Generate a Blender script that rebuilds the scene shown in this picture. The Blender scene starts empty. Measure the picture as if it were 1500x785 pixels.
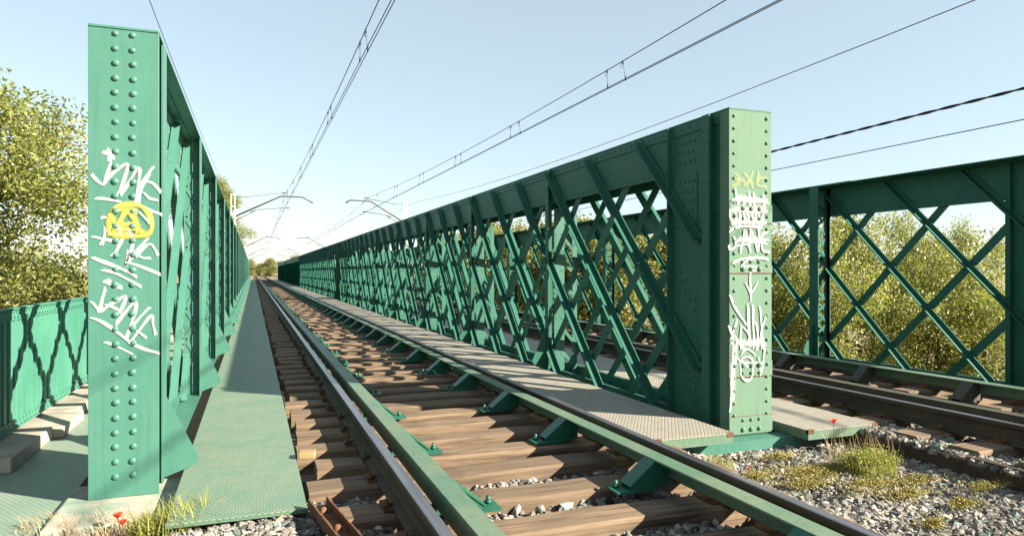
import bpy, bmesh, math, random
import numpy as np
from mathutils import Vector, Matrix, noise
random.seed(7); rng = np.random.default_rng(11)
SC = bpy.context.scene
COL = SC.collection
R = math.radians
H0 = 1.5                      # everything is written with z = 0 at eye height and lifted by this at the end
S2 = math.sqrt(.5)

# ------------------------------------------------------------------ camera
YAW = R(20.61); CS, SN = math.cos(YAW), math.sin(YAW)
FPX = 1008.0
cam = bpy.data.cameras.new('camera'); camo = bpy.data.objects.new('camera', cam); COL.objects.link(camo)
cam.sensor_width = 36; cam.lens = FPX/1500*36; cam.clip_end = 6000; cam.clip_start = .05
cam.shift_y = 5.5/1500
camo.location = (0, 0, H0); camo.rotation_euler = (R(90), 0, -YAW)
SC.camera = camo

# ------------------------------------------------------------------ node helpers
class NT:
    def __init__(s, name):
        s.m = bpy.data.materials.new(name); s.m.use_nodes = True
        s.t = s.m.node_tree; s.n = s.t.nodes; s.l = s.t.links
        s.b = s.n['Principled BSDF']; s.out = s.n['Material Output']
    def node(s, typ, **kw):
        n = s.n.new(typ)
        for k, v in kw.items():
            if k.startswith('i_'):
                n.inputs[k[2:].replace('_', ' ')].default_value = v
            else: setattr(n, k, v)
        return n
    def link(s, a, b): s.l.new(a, b)
    def coord(s, kind='Object', scale=(1, 1, 1), rot=(0, 0, 0)):
        tc = s.node('ShaderNodeTexCoord'); mp = s.node('ShaderNodeMapping')
        mp.inputs['Scale'].default_value = scale; mp.inputs['Rotation'].default_value = rot
        s.link(tc.outputs[kind], mp.inputs['Vector']); return mp.outputs['Vector']
    def noise(s, vec, scale, detail=4, rough=.55, dist=0):
        n = s.node('ShaderNodeTexNoise'); n.inputs['Scale'].default_value = scale
        n.inputs['Detail'].default_value = detail; n.inputs['Roughness'].default_value = rough
        n.inputs['Distortion'].default_value = dist
        s.link(vec, n.inputs['Vector']); return n.outputs['Fac']
    def ramp(s, fac, stops):
        r = s.node('ShaderNodeValToRGB'); e = r.color_ramp.elements
        while len(e) < len(stops): e.new(.5)
        for el, (p, c) in zip(e, stops):
            el.position = p; el.color = (*c, 1) if len(c) == 3 else c
        s.link(fac, r.inputs['Fac']); return r.outputs['Color']
    def mix(s, fac, a, b, mode='MIX'):
        m = s.node('ShaderNodeMix', data_type='RGBA', blend_type=mode)
        for sock, v in ((m.inputs[0], fac), (m.inputs[6], a), (m.inputs[7], b)):
            if hasattr(v, 'is_linked') or hasattr(v, 'links'): s.link(v, sock)
            elif isinstance(v, (int, float)): sock.default_value = v
            else: sock.default_value = (*v, 1)
        return m.outputs[2]
    def math(s, op, a, b=None, c=None):
        m = s.node('ShaderNodeMath', operation=op)
        for i, v in enumerate((a, b, c)):
            if v is None: continue
            if hasattr(v, 'links'): s.link(v, m.inputs[i])
            else: m.inputs[i].default_value = v
        return m.outputs[0]
    def bump(s, h, strength=.3, dist=.01):
        b = s.node('ShaderNodeBump'); b.inputs['Strength'].default_value = strength
        b.inputs['Distance'].default_value = dist
        s.link(h, b.inputs['Height']); s.link(b.outputs['Normal'], s.b.inputs['Normal'])
    def base(s, c): 
        if hasattr(c, 'links'): s.link(c, s.b.inputs['Base Color'])
        else: s.b.inputs['Base Color'].default_value = (*c, 1)
    def rough(s, r):
        if hasattr(r, 'links'): s.link(r, s.b.inputs['Roughness'])
        else: s.b.inputs['Roughness'].default_value = r

def paint(name, col, fade, streak=.35, rust=.5, rough=.42, spec=.35):
    n = NT(name); v = n.coord()
    big = n.noise(v, 1.7, 5, .6)
    c = n.mix(n.ramp(big, [(.35, (0, 0, 0)), (.7, (1, 1, 1))]), col, fade)
    st = n.noise(n.coord(scale=(11, 11, .6)), 2.2, 5, .65)
    c = n.mix(n.math('MULTIPLY', n.ramp(st, [(.50, (0, 0, 0)), (.74, (1, 1, 1))]), streak), c,
              (col[0]*.6, col[1]*.60, col[2]*.58))
    gr = n.noise(v, 5.2, 6, .7, .6)
    c = n.mix(n.math('MULTIPLY', n.ramp(gr, [(.54, (0, 0, 0)), (.72, (1, 1, 1))]), .22), c, (fade[0]*1.5+.02, fade[1]*1.02, fade[2]*.95))
    fine = n.noise(v, 42, 4, .7)
    c = n.mix(n.math('MULTIPLY', n.ramp(fine, [(.58, (0, 0, 0)), (.8, (1, 1, 1))]), .25), c, (fade[0]*1.3, fade[1]*1.12, fade[2]*1.15))
    sp = n.noise(v, 9.5, 9, .74); where = n.noise(v, 1.1, 3, .5)
    k = n.math('MULTIPLY', n.ramp(sp, [(.64, (0, 0, 0)), (.68, (1, 1, 1))]), n.ramp(where, [(.45, (0, 0, 0)), (.62, (1, 1, 1))]))
    c = n.mix(n.math('MULTIPLY', k, rust), c, (.10, .045, .02))
    n.base(c)
    n.rough(n.math('ADD', n.math('MULTIPLY', big, .25), rough - .12))
    n.b.inputs['Specular IOR Level'].default_value = spec
    n.bump(n.math('ADD', n.math('MULTIPLY', fine, .35), n.noise(v, 3, 2)), .22, .008)
    return n.m
M = {}
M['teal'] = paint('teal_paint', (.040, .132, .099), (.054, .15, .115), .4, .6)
M['pale'] = paint('faded_sunlit_green_paint', (.088, .155, .108), (.105, .172, .122), .35, .6, .75, .15)  # end posts: faded, and lightened to the sunlit tone of the girder green
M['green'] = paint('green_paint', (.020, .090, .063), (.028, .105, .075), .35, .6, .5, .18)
M['fence'] = paint('fence_green_paint', (.045, .175, .122), (.065, .21, .15), .35, .3)
M['mid'] = paint('mid_green_paint', (.028, .105, .075), (.04, .125, .09), .35, .5)
M['matte'] = paint('matt_shaded_green_paint', (.006, .05, .034), (.010, .06, .042), .3, .5, 1.0, 0)  # matt far webs, their shade put into the dark colour
M['bracket'] = paint('shaded_dark_green_paint', (.012, .085, .052), (.02, .105, .066), .3, .6)  # dark green brackets, darkened further for the shade they stand in
M['darkbar'] = paint('shaded_brown_green_paint', (.04, .042, .03), (.07, .06, .042), .4, 1.0, .6)  # right-track bar and brackets, the girder's shadow put into the colour
M['guard'] = paint('worn_green_paint', (.06, .125, .083), (.115, .15, .10), .5, 1.0, .5)

def checker(name, col, fade, dirt, sc=26, lines=True, depth=.004):
    n = NT(name); v = n.coord()
    big = n.noise(v, 1.3, 5, .65)
    c = n.mix(n.ramp(big, [(.35, (0, 0, 0)), (.68, (1, 1, 1))]), col, fade)
    ws = []
    for a in (33, -33):
        w = n.node('ShaderNodeTexWave', wave_type='BANDS', bands_direction='X')
        w.inputs['Scale'].default_value = 11.5
        w.inputs['Distortion'].default_value = .12; w.inputs['Detail'].default_value = 1
        n.link(n.coord(rot=(0, 0, R(a))), w.inputs['Vector'])
        ws.append(n.math('POWER', w.outputs['Fac'], 6.0))
    h = n.math('MAXIMUM', ws[0], ws[1])
    d2 = n.noise(v, 9, 6, .7)
    c = n.mix(n.math('MULTIPLY', n.ramp(d2, [(.45, (0, 0, 0)), (.75, (1, 1, 1))]), .6), c, dirt)
    worn = n.noise(v, 2.4, 6, .7)
    k = n.math('MULTIPLY', h, n.math('ADD', n.math('MULTIPLY', worn, 1.1), -.12))
    c = n.mix(n.math('MULTIPLY', k, .9), c, (col[0]*.35, col[1]*.45, col[2]*.42))
    rs = n.noise(v, 5.5, 8, .75)
    c = n.mix(n.math('MULTIPLY', n.ramp(rs, [(.67, (0, 0, 0)), (.74, (1, 1, 1))]), .6), c, (.14, .07, .035))
    n.base(c); n.rough(.55)
    n.bump(n.math('SUBTRACT', n.math('MULTIPLY', d2, .3), h), .55, depth)
    return n.m
M['plate'] = checker('green_chequer_plate', (.10, .175, .125), (.15, .20, .138), (.22, .215, .14), 0)
M['grate'] = checker('grey_chequer_plate', (.235, .212, .175), (.29, .262, .22), (.175, .155, .128), 0)
M['path'] = checker('painted_path', (.14, .215, .165), (.20, .245, .19), (.27, .255, .2), 0)

def simple(name, stops, scale, rough=.8, bump=.3, bd=.01, detail=6, stretch=(1, 1, 1), spec=.3):
    n = NT(name); v = n.coord(scale=stretch)
    f = n.noise(v, scale, detail, .62)
    n.base(n.ramp(f, stops)); n.rough(rough); n.b.inputs['Specular IOR Level'].default_value = spec
    if bump: n.bump(n.noise(v, scale*3, 6, .65), bump, bd)
    return n.m
M['concrete'] = simple('concrete', [(.3, (.24, .215, .175)), (.55, (.32, .29, .24)), (.75, (.37, .34, .285))], 4, .9, .35, .006)
M['pad'] = simple('worn_painted_concrete', [(.32, (.10, .20, .155)), (.47, (.24, .26, .21)), (.6, (.38, .32, .26)), (.8, (.44, .36, .30))], 3.2, .9, .4, .008)
M['rust'] = simple('rust', [(.3, (.05, .022, .012)), (.55, (.11, .05, .025)), (.75, (.2, .09, .04))], 14, .85, .4, .004)
M['rail'] = simple('rail_side', [(.3, (.028, .019, .013)), (.55, (.05, .033, .023)), (.8, (.09, .055, .034))], 9, .7, .3, .003, stretch=(1, .3, 1))
M['wire'] = simple('wire', [(.3, (.016, .02, .028)), (.7, (.03, .034, .042))], 8, .5, 0)
M['cable'] = simple('cable_black', [(.3, (.008, .009, .012)), (.7, (.016, .017, .02))], 8, .5, 0)
M['galv'] = simple('galvanised_steel', [(.3, (.36, .35, .31)), (.7, (.52, .5, .44))], 5, .6, .1, .003)
M['arm'] = simple('cantilever_steel', [(.3, (.05, .047, .036)), (.7, (.085, .08, .06))], 5, .55, .1, .003)
M['insul'] = simple('insulator', [(.3, (.06, .04, .03)), (.7, (.1, .07, .05))], 8, .3, 0)
M['bark'] = simple('bark', [(.3, (.09, .07, .05)), (.6, (.17, .14, .10)), (.8, (.24, .21, .16))], 6, .95, .6, .02, stretch=(2, 2, .5))
M['freshwood'] = simple('fresh_wood', [(.3, (.22, .14, .06)), (.7, (.32, .22, .11))], 7, .8, .2, .003, stretch=(.5, 4, 4))

# polished running surface
n = NT('rail_head'); v = n.coord(scale=(6, .25, 6)); f = n.noise(v, 6, 5)
n.base(n.ramp(f, [(.3, (.16, .15, .16)), (.7, (.30, .29, .31))])); n.b.inputs['Metallic'].default_value = .85
n.rough(.33); M['head'] = n.m

# timber
n = NT('sleeper_timber')
oi = n.node('ShaderNodeObjectInfo')
tc = n.node('ShaderNodeTexCoord'); ad = n.node('ShaderNodeVectorMath', operation='ADD')
cx = n.node('ShaderNodeCombineXYZ'); n.link(n.math('MULTIPLY', oi.outputs['Random'], 37.0), cx.inputs[0]); n.link(n.math('MULTIPLY', oi.outputs['Random'], 11.0), cx.inputs[1])
n.link(tc.outputs['Object'], ad.inputs[0]); n.link(cx.outputs[0], ad.inputs[1])
mp = n.node('ShaderNodeMapping'); mp.inputs['Scale'].default_value = (.5, 9, 9); n.link(ad.outputs[0], mp.inputs['Vector'])
g = n.noise(mp.outputs[0], 3.2, 8, .66, .4)
mp2 = n.node('ShaderNodeMapping'); mp2.inputs['Scale'].default_value = (1.1, 3, 3); n.link(ad.outputs[0], mp2.inputs['Vector'])
g2 = n.noise(mp2.outputs[0], 2.0, 5, .6)
c = n.ramp(g, [(.30, (.012, .008, .005)), (.42, (.075, .048, .028)), (.56, (.165, .11, .065)), (.80, (.28, .20, .125))])
c = n.mix(n.ramp(g2, [(.4, (0, 0, 0)), (.75, (1, 1, 1))]), c, (.145, .098, .06), 'MIX')
c = n.mix(n.math('MULTIPLY', oi.outputs['Random'], .45), c, (.07, .047, .029))
n.base(c); n.rough(.88); n.bump(g, .8, .012); M['timber'] = n.m

# ballast stones (tint per stone stored as an attribute)
n = NT('ballast_stone')
at = n.node('ShaderNodeVertexColor', layer_name='tint'); v = n.coord()
f = n.noise(v, 60, 5, .7)
n.base(n.mix(n.ramp(f, [(.3, (.0, .0, .0)), (.7, (1, 1, 1))]), n.mix(1.0, at.outputs['Color'], (.72, .71, .70), 'MULTIPLY'), at.outputs['Color']))
n.rough(.85); n.bump(f, .5, .004); M['stone'] = n.m

# ground
n = NT('dry_ground'); v = n.coord()
f = n.noise(v, .12, 6, .65); f2 = n.noise(v, 3.5, 6, .7)
c = n.ramp(f, [(.35, (.075, .085, .03)), (.5, (.16, .13, .06)), (.65, (.25, .19, .10))])
c = n.mix(n.ramp(f2, [(.35, (0, 0, 0)), (.7, (1, 1, 1))]), c, (.19, .155, .075)); n.base(c); n.rough(.95)
n.bump(f2, .8, .08); M['ground'] = n.m
M['gravelbed'] = simple('gravel_bed', [(.3, (.05, .043, .034)), (.5, (.12, .105, .085)), (.7, (.2, .18, .15))], 34, .95, 1.0, .03)
M['water'] = simple('river_water', [(.3, (.02, .03, .022)), (.7, (.04, .05, .035))], 1, .12, .2, .02)

def leafmat(name, a, b, c3, trans=.42, rough=.38, spec=.5):
    n = NT(name); at = n.node('ShaderNodeVertexColor', layer_name='tint')
    sep = n.node('ShaderNodeSeparateColor'); n.link(at.outputs['Color'], sep.inputs['Color'])
    col = n.ramp(sep.outputs[0], [(0, a), (.55, b), (1, c3)])
    n.base(col); n.rough(rough); n.b.inputs['Specular IOR Level'].default_value = spec
    tr = n.node('ShaderNodeBsdfTranslucent'); n.link(n.mix(.5, col, (.35, .38, .04), 'MIX'), tr.inputs['Color'])
    ms = n.node('ShaderNodeMixShader'); ms.inputs[0].default_value = trans
    n.link(n.b.outputs[0], ms.inputs[1]); n.link(tr.outputs[0], ms.inputs[2]); n.link(ms.outputs[0], n.out.inputs['Surface'])
    return n.m
M['leaf'] = leafmat('poplar_leaf', (.09, .115, .022), (.19, .21, .05), (.38, .36, .16))
M['leafdark'] = leafmat('willow_leaf', (.085, .105, .022), (.18, .195, .046), (.34, .32, .135))
M['leaffar'] = leafmat('far_leaf', (.09, .10, .026), (.16, .165, .046), (.25, .22, .085), .3, .6, .3)
M['grass'] = leafmat('grass_blade', (.13, .16, .03), (.24, .25, .055), (.40, .36, .12), .3, .6, .25)
M['dry'] = leafmat('dry_stalk', (.30, .19, .10), (.42, .29, .17), (.52, .40, .24), .2, .7, .2)
M['moss'] = leafmat('stonecrop', (.16, .15, .04), (.27, .23, .07), (.38, .30, .12), .1, .8, .2)
n = NT('poppy_petal'); n.base((.72, .035, .012)); n.rough(.55)
tr = n.node('ShaderNodeBsdfTranslucent'); tr.inputs['Color'].default_value = (.9, .07, .02, 1); ms = n.node('ShaderNodeMixShader'); ms.inputs[0].default_value = .35
n.link(n.b.outputs[0], ms.inputs[1]); n.link(tr.outputs[0], ms.inputs[2]); n.link(ms.outputs[0], n.out.inputs['Surface']); M['petal'] = n.m
M['stem'] = simple('stem', [(.3, (.09, .12, .03)), (.7, (.15, .17, .05))], 20, .7, 0)

def spray(name, col, dens=.92, soft=.5):
    n = NT(name)
    uv = n.node('ShaderNodeUVMap', uv_map='uv'); sx = n.node('ShaderNodeSeparateXYZ'); n.link(uv.outputs[0], sx.inputs[0])
    d = n.math('ABSOLUTE', sx.outputs['Y'])
    nz = n.noise(n.coord(), 55, 6, .75); nz2 = n.noise(n.coord(), 14, 4, .6)
    d = n.math('ADD', d, n.math('MULTIPLY', n.math('SUBTRACT', nz, .5), .45))
    mr = n.node('ShaderNodeMapRange', interpolation_type='SMOOTHSTEP')
    mr.inputs['From Min'].default_value = 1.0; mr.inputs['From Max'].default_value = 1.0 - soft
    mr.inputs['To Min'].default_value = 0; mr.inputs['To Max'].default_value = dens
    n.link(d, mr.inputs['Value'])
    a = n.math('MULTIPLY', mr.outputs[0], n.ramp(nz2, [(.22, (.55, .55, .55)), (.45, (1, 1, 1))]))
    n.base(col); n.rough(.6); n.link(a, n.b.inputs['Alpha']); return n.m
M['white'] = spray('white_spray', (.36, .365, .355), .97, .75)
M['mist'] = spray('thin_white_spray', (.34, .35, .34), .7, .95)
M['yellow'] = spray('yellow_spray', (.31, .27, .045), .9, .7)
M['paleyellow'] = spray('pale_yellow_spray', (.22, .25, .075), .5, .95)

# ------------------------------------------------------------------ mesh builder
class MB:
    def __init__(s): s.v = []; s.f = []; s.sm = []; s.mi = []; s.uv = None
    def add(s, vs, fs, smooth=False, mi=0):
        o = len(s.v); s.v.extend([tuple(p) for p in vs])
        for f in fs: s.f.append(tuple(i+o for i in f)); s.sm.append(smooth); s.mi.append(mi)
        return s
    def box(s, x0, x1, y0, y1, z0, z1, mi=0):
        vs = [(x, y, z) for z in (z0, z1) for y in (y0, y1) for x in (x0, x1)]
        return s.add(vs, [(0, 2, 3, 1), (4, 5, 7, 6), (0, 1, 5, 4), (2, 6, 7, 3), (0, 4, 6, 2), (1, 3, 7, 5)], False, mi)
    def bar(s, p0, p1, a, b, mi=0):
        """box from p0 to p1 whose section is spanned by full vectors a and b"""
        p0, p1, a, b = map(Vector, (p0, p1, a, b)); vs = []
        for p in (p0, p1):
            for i, j in ((-1, -1), (1, -1), (1, 1), (-1, 1)): vs.append(p + a*.5*i + b*.5*j)
        d = (p1-p0)
        fs = [(0, 3, 2, 1), (4, 5, 6, 7), (0, 1, 5, 4), (1, 2, 6, 5), (2, 3, 7, 6), (3, 0, 4, 7)]
        if a.cross(b).dot(d) < 0: fs = [f[::-1] for f in fs]
        return s.add(vs, fs, False, mi)
    def prism(s, poly, axis, lo, hi, mi=0, smooth=False):
        """poly of 2-D points (counter-clockwise or not) extruded along axis 0/1/2"""
        k = len(poly); vs = []
        for t in (lo, hi):
            for (p, q) in poly:
                vs.append({0: (t, p, q), 1: (p, t, q), 2: (p, q, t)}[axis])
        ar = sum(poly[i][0]*poly[(i+1) % k][1]-poly[(i+1) % k][0]*poly[i][1] for i in range(k))
        flip = (ar > 0) != (axis == 1)
        fs = [tuple(range(k))[::-1], tuple(range(k, 2*k))] + [(i, (i+1) % k, k+(i+1) % k, k+i) for i in range(k)]
        if not flip: fs = [f[::-1] for f in fs]
        return s.add(vs, fs, smooth, mi)
    def tube(s, pts, r, seg=6, mi=0, cap=True):
        pts = [Vector(p) for p in pts]; n = len(pts); rr = r if hasattr(r, '__len__') else [r]*n
        up = Vector((0, 0, 1)); vs = []; fs = []
        for i, p in enumerate(pts):
            d = (pts[min(i+1, n-1)]-pts[max(i-1, 0)]).normalized()
            a = d.cross(up)
            if a.length < 1e-3: a = d.cross(Vector((1, 0, 0)))
            a.normalize(); b = a.cross(d)
            for j in range(seg):
                t = 2*math.pi*j/seg; vs.append(p + (a*math.cos(t)+b*math.sin(t))*rr[i])
        for i in range(n-1):
            for j in range(seg):
                k = (j+1) % seg; fs.append((i*seg+j, (i+1)*seg+j, (i+1)*seg+k, i*seg+k))
        if cap: fs += [tuple(range(seg)), tuple(range((n-1)*seg, n*seg))[::-1]]
        return s.add(vs, fs, True, mi)
    def rivets(s, pts, nrm, r=.021, h=.015, seg=8, mi=0):
        nrm = Vector(nrm).normalized(); a = nrm.orthogonal().normalized(); b = nrm.cross(a)
        for p in pts:
            p = Vector(p); vs = []; r_, h_ = r, h; q_ = random.uniform(.90, 1.06)
            for (q, t) in ((1.0, 0), (.86, .55), (.5, .88)):
                for j in range(seg):
                    an = 2*math.pi*j/seg; vs.append(p + (a*math.cos(an)+b*math.sin(an))*r*q*q_ + nrm*h*t*q_)
            vs.append(p+nrm*h*q_); fs = []
            for k in range(2):
                for j in range(seg):
                    jj = (j+1) % seg; fs.append((k*seg+j, k*seg+jj, (k+1)*seg+jj, (k+1)*seg+j))
            for j in range(seg): fs.append((2*seg+j, 2*seg+(j+1) % seg, 3*seg))
            s.add(vs, fs, True, mi)
        return s
    def mesh(s, name, mats, loc=(0, 0, 0)):
        me = bpy.data.meshes.new(name); lx, ly, lz = loc
        me.from_pydata([(x-lx, y-ly, z-lz) for x, y, z in s.v], [], s.f)
        for m in (mats if isinstance(mats, (list, tuple)) else [mats]): me.materials.append(m)
        me.polygons.foreach_set('use_smooth', s.sm); me.polygons.foreach_set('material_index', s.mi)
        me.update(); return me
    def build(s, name, mats, parent=None, loc=(0, 0, 0), bevel=0):
        return link(name, s.mesh(name, mats, loc), parent, loc if parent is None else (0, 0, 0), bevel)
def link(name, me, parent=None, loc=(0, 0, 0), bevel=0):
    o = bpy.data.objects.new(name, me); COL.objects.link(o); o.location = loc
    if parent is not None: o.parent = parent
    if bevel:
        b = o.modifiers.new('bevel', 'BEVEL'); b.width = bevel; b.segments = 2; b.limit_method = 'ANGLE'; b.angle_limit = R(50)
    return o
def tag(o, label=None, cat=None, group=None, kind=None):
    for k, v in (('label', label), ('category', cat), ('group', group), ('kind', kind)):
        if v: o[k] = v
    return o
def thing(name, label, cat, loc=(0, 0, 0), group=None):
    o = bpy.data.objects.new(name, None); COL.objects.link(o); o.location = loc; o.empty_display_size = .2
    return tag(o, label, cat, group)
def copy_tree(root, loc=None, label=None, group=None):
    r = root.copy(); COL.objects.link(r)
    if loc is not None: r.location = loc
    if label: r['label'] = label
    if group: r['group'] = group
    for ch in list(root.children):
        c = ch.copy(); COL.objects.link(c); c.parent = r
        for g in list(ch.children):
            d = g.copy(); COL.objects.link(d); d.parent = c
    return r

# pixel of the photograph on a known real plane -> world point
def on_y(px, py, y):
    a = (px-750)/FPX; x = (a*CS*y + SN*y)/(CS - a*SN); d = x*SN + y*CS
    return x, (398-py)/FPX*d
def on_z(px, py, z):
    d = -z*FPX/(py-398); u = (px-750)/FPX*d
    return u*CS + d*SN, -u*SN + d*CS

# ------------------------------------------------------------------ girders
PIT = 1.15; LSP = 8*3*PIT+.48
STARTS = [4.76, 4.76+LSP+.07, 4.76+2*(LSP+.07), 4.76+3*(LSP+.07)]
DIAG = {}
def diag_meshes(mat, w, leg, legdir, full_h):
    pass
def girder(label, webs, fl, ztop, zbot, y0, mat, post, near, solid, inner, double, zplate):
    """webs: [(x, outward direction)], fl: flange x range, inner: -1/+1 side that faces the track"""
    x_ref = sum(w[0] for w in webs)/len(webs)
    loc = (x_ref, y0, zbot)
    g = thing('lattice_girder' if not solid else 'plate_girder', label, 'bridge girder', loc, 'bridge girders')
    y1 = y0+LSP; cb = ztop-.47; bb = zbot+.12
    zn = ztop-.11
    f0, f1 = fl
    # --- top chord
    m = MB()
    for (xw, od) in webs:
        m.box(xw-.006, xw+.006, y0+.012, y1-.012, cb, ztop-.016)
        for s_ in ((-1, 1) if not double else (od,)):
            a, b = sorted((xw+s_*.006, xw+s_*.018)); m.box(a, b, y0+.02, y1-.02, ztop-.11, ztop-.016)
            a, b = sorted((xw+s_*.018, xw+s_*.09));
            if not double: m.box(a, b, y0+.02, y1-.02, ztop-.028, ztop-.016)
            a, b = sorted((xw+s_*.006, xw+s_*.016)); m.box(a, b, y0+.95, y1-.95, cb, cb+.075)
    if near:
        for (xw, od) in webs:
            side = inner
            if double and od != inner: continue
            yr = np.arange(y0+.1, y0+19, .115); xs = xw+side*.018
            m.rivets([(xs, y, ztop-.06) for y in yr], (side, 0, 0), .013, .009, 6)
            m.rivets([(xw+side*.016, y, cb+.038) for y in yr if y > y0+1], (side, 0, 0), .013, .009, 6)
            for k in range(0, 18):
                yc = y0+.24+PIT*k-.22
                if yc < y0+1.1: continue
                m.rivets([(xw+side*.006, yc+i*.085+j*.0, ztop-.2-.085*j-(.04 if i % 2 else 0)) for i in range(2) for j in range(3)], (side, 0, 0), .013, .009, 6)
            if double:   # splice plate on the chord
                m.box(*sorted((xw+side*.006, xw+side*.014)), y0+6.0, y0+6.75, cb+.08, ztop-.115)
                m.rivets([(xw+side*.014, y0+6.07+.1*i, cb+.12+.058*j) for i in range(7) for j in range(4)], (side, 0, 0), .013, .009, 6)
    m.build('top_chord', mat, g, loc)
    m = MB(); m.box(f0, f1, y0-.006 if not double else y0+.0, y1, ztop-.016, ztop)
    m.box(f0+.02, f1-.02, y0+3, y1-3, ztop, ztop+.012)
    m.build('top_flange', mat, g, loc, .003)
    # --- bottom chord
    m = MB()
    for (xw, od) in webs:
        m.box(xw-.006, xw+.006, y0+.012, y1-.012, zbot+.016, bb)
        for s_ in (-1, 1):
            a, b = sorted((xw+s_*.006, xw+s_*.016)); m.box(a, b, y0+.95, y1-.95, bb-.075, bb)
    m.box(f0, f1, y0+.014, y1-.014, zbot, zbot+.016)
    m.build('bottom_chord', mat, g, loc)
    # --- end panels
    for (ya, yb) in ((y0+.012, y0+.94), (y1-.94, y1-.012)):
        m = MB()
        for (xw, od) in webs:
            m.box(xw-.005, xw+.005, ya, yb, bb, cb)
            for s_ in ((inner, -inner) if not double else (od,)):
                # edge angles of the panel, and the inner stiffener
                for yy, w in (((yb-.1, yb) if ya < y0+1 else (ya, ya+.1)), ):
                    pass
                e0, e1 = (yb-.1, yb) if ya < y0+1 else (ya, ya+.1)
                a, b = sorted((xw+s_*.005, xw+s_*.016)); m.box(a, b, e0, e1, bb, cb-.002)
                ee = e1-.011 if ya < y0+1 else e0
                a, b = sorted((xw+s_*.016, xw+s_*.07)); m.box(a, b, e0+.006, e0+.017, bb-.04, ztop-.02)
            if near and (ya < y0+1):
                s_ = inner
                if double and od != inner: continue
                rv = []
                xs = xw+s_*.0055
                if double:
                    a, b = sorted((xs, xs+s_*.007)); m.box(a, b, y0+.46, yb-.1, .42, cb)
                    for i in range(5):
                        for j in range(9): z_ = .47+.09*j; rv.append((xs+s_*.007 if z_ < cb else xw+s_*.006, y0+.5+.075*i+(.03 if j % 2 else 0), z_)) if abs(z_-cb) > .02 else None
                    for j in range(24): rv.append((xs+s_*.011, yb-.05, bb+.05+.1*j))
                    for j in range(5):
                        for q in range(2): rv.append((xs, y0+.5+.075*j, -.34+.085*j+q*.09)); rv.append((xs, y0+.5+.075*j, -1.16+.085*j+q*.09))
                    for j in range(26):
                        for yy in (.10, .22): rv.append((xs, y0+yy, bb+.02+.1*j))
                    # heavy upper plate of the upright's flank
                    rv = [p for p in rv if p[2] < ztop-.03]
                m.rivets(rv, (s_, 0, 0), .0175, .013, 8)
        m.build('end_panel', mat, g, loc)
    # --- end posts
    for (yp, s_) in ((y0, -1), (y1, 1)):
        m = MB(); 
        a, b = sorted((yp, yp-s_*.012)); m.box(f0, f1, a, b, zbot+.02, ztop-.017 if double else ztop+.0)
        front = near and s_ < 0
        if front and not double:
            xc = (f0+f1)/2
            for k in range(32):
                z = ztop-.045-.0896*k
                if z < zbot+.06: break
                jt = lambda: random.uniform(-.003, .003)
                m.rivets([(xc-.046+jt(), yp, z+jt()), (xc+.048+jt(), yp, z+jt())], (0, -1, 0), .0205, .014, 10)
        if front and double:
            segs = [(ztop-.017, .57, .0), (.57, .415, .009), (.413, .05, .003), (.05, -.01, .009), (-.012, -.76, .004), (-.76, -.885, .009), (-.888, -1.22, .003), (-1.222, zbot+.03, .010)]
            for i, (za, zb2, pr) in enumerate(segs):
                e = .004 if pr > .006 else .0
                if pr: m.box(f0-e, f1+e, yp-pr, yp, zb2, za)
            def pr_at(z):
                for za, zb2, p in segs:
                    if zb2 <= z <= za: return p
                return 0
            z = ztop-.07
            while z > zbot+.1:
                for xx in (f0+.05, f1-.05): m.rivets([(xx, yp-pr_at(z), z)], (0, -1, 0), .0165, .014, 8)
                z -= .105
            for z in (.535, .45, .085, .025, -.79, -.855, -1.25, -1.33):
                big = z in (.535, -.79, .025, -1.33)
                for i in (1, 2, 3):
                    m.rivets([(f0+.05+(f1-f0-.1)*i/4, yp-pr_at(z), z)], (0, -1, 0), .0235 if big else .0165, .018 if big else .014, 10)
        if double:
            for xx in (f0, f1):
                e0, e1 = (xx, xx+.01) if xx == f0 else (xx-.01, xx)
                a, b = sorted((yp-s_*.012, yp-s_*.12)); m.box(e0, e1, a, b, zbot+.02, ztop-.017)
            # flank: lower doubler
            e0, e1 = f0-.006, f0
            a, b = sorted((yp-s_*.014, yp-s_*.115)); m.box(e0, e1, a, b, zbot+.03, .43)
        if front and double:
            for zs in (.4145, -.011, -.8865, -1.221):
                sm = MB(); sm.box(f0-.0045, f1+.0045, yp-.0096, yp-.0005, zs-.005, zs+.003); so_ = sm.build('rusty_seam', M['rust'], g, loc)
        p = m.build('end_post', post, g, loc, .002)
        if front: END[label] = (g, p, loc)
    # --- uprights
    ys = [y0+.24+3*PIT*k for k in range(9)]
    xw = [w[0] for w in webs if (not double or w[1] == inner)][0]
    fi = f1 if inner > 0 else f0
    m = MB()
    yl = 0
    if double:
        a, b = sorted((xw+inner*.010, xw+inner*.075)); m.box(a, b, yl-.006, yl+.006, zbot+.05, ztop-.02)
        a, b = sorted((xw+inner*.075, xw+inner*.085)); m.box(a, b, yl-.05, yl+.05, zbot+.05, ztop-.02)
        m.rivets([(xw+inner*.085, yl+q*.028, zbot+.2+.11*k) for k in range(23) for q in (-1, 1)], (inner, 0, 0), .010, .007, 6)
        xi = min(w[0] for w in webs)+.03; xo = max(w[0] for w in webs)-.03
        dm = MB(); dm.box(xi, xi+.15, -.006, .006, zbot+.05, cb-.06); dm.box(xo-.07, xo, -.006, .006, zbot+.05, cb-.06)
        for k in range(13): dm.bar((xi+.14 if k % 2 else xo-.06, -.002, zbot+.15+.155*k), (xo-.06 if k % 2 else xi+.14, -.002, zbot+.305+.155*k), (.03, 0, .03), (0, .006, 0))
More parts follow.
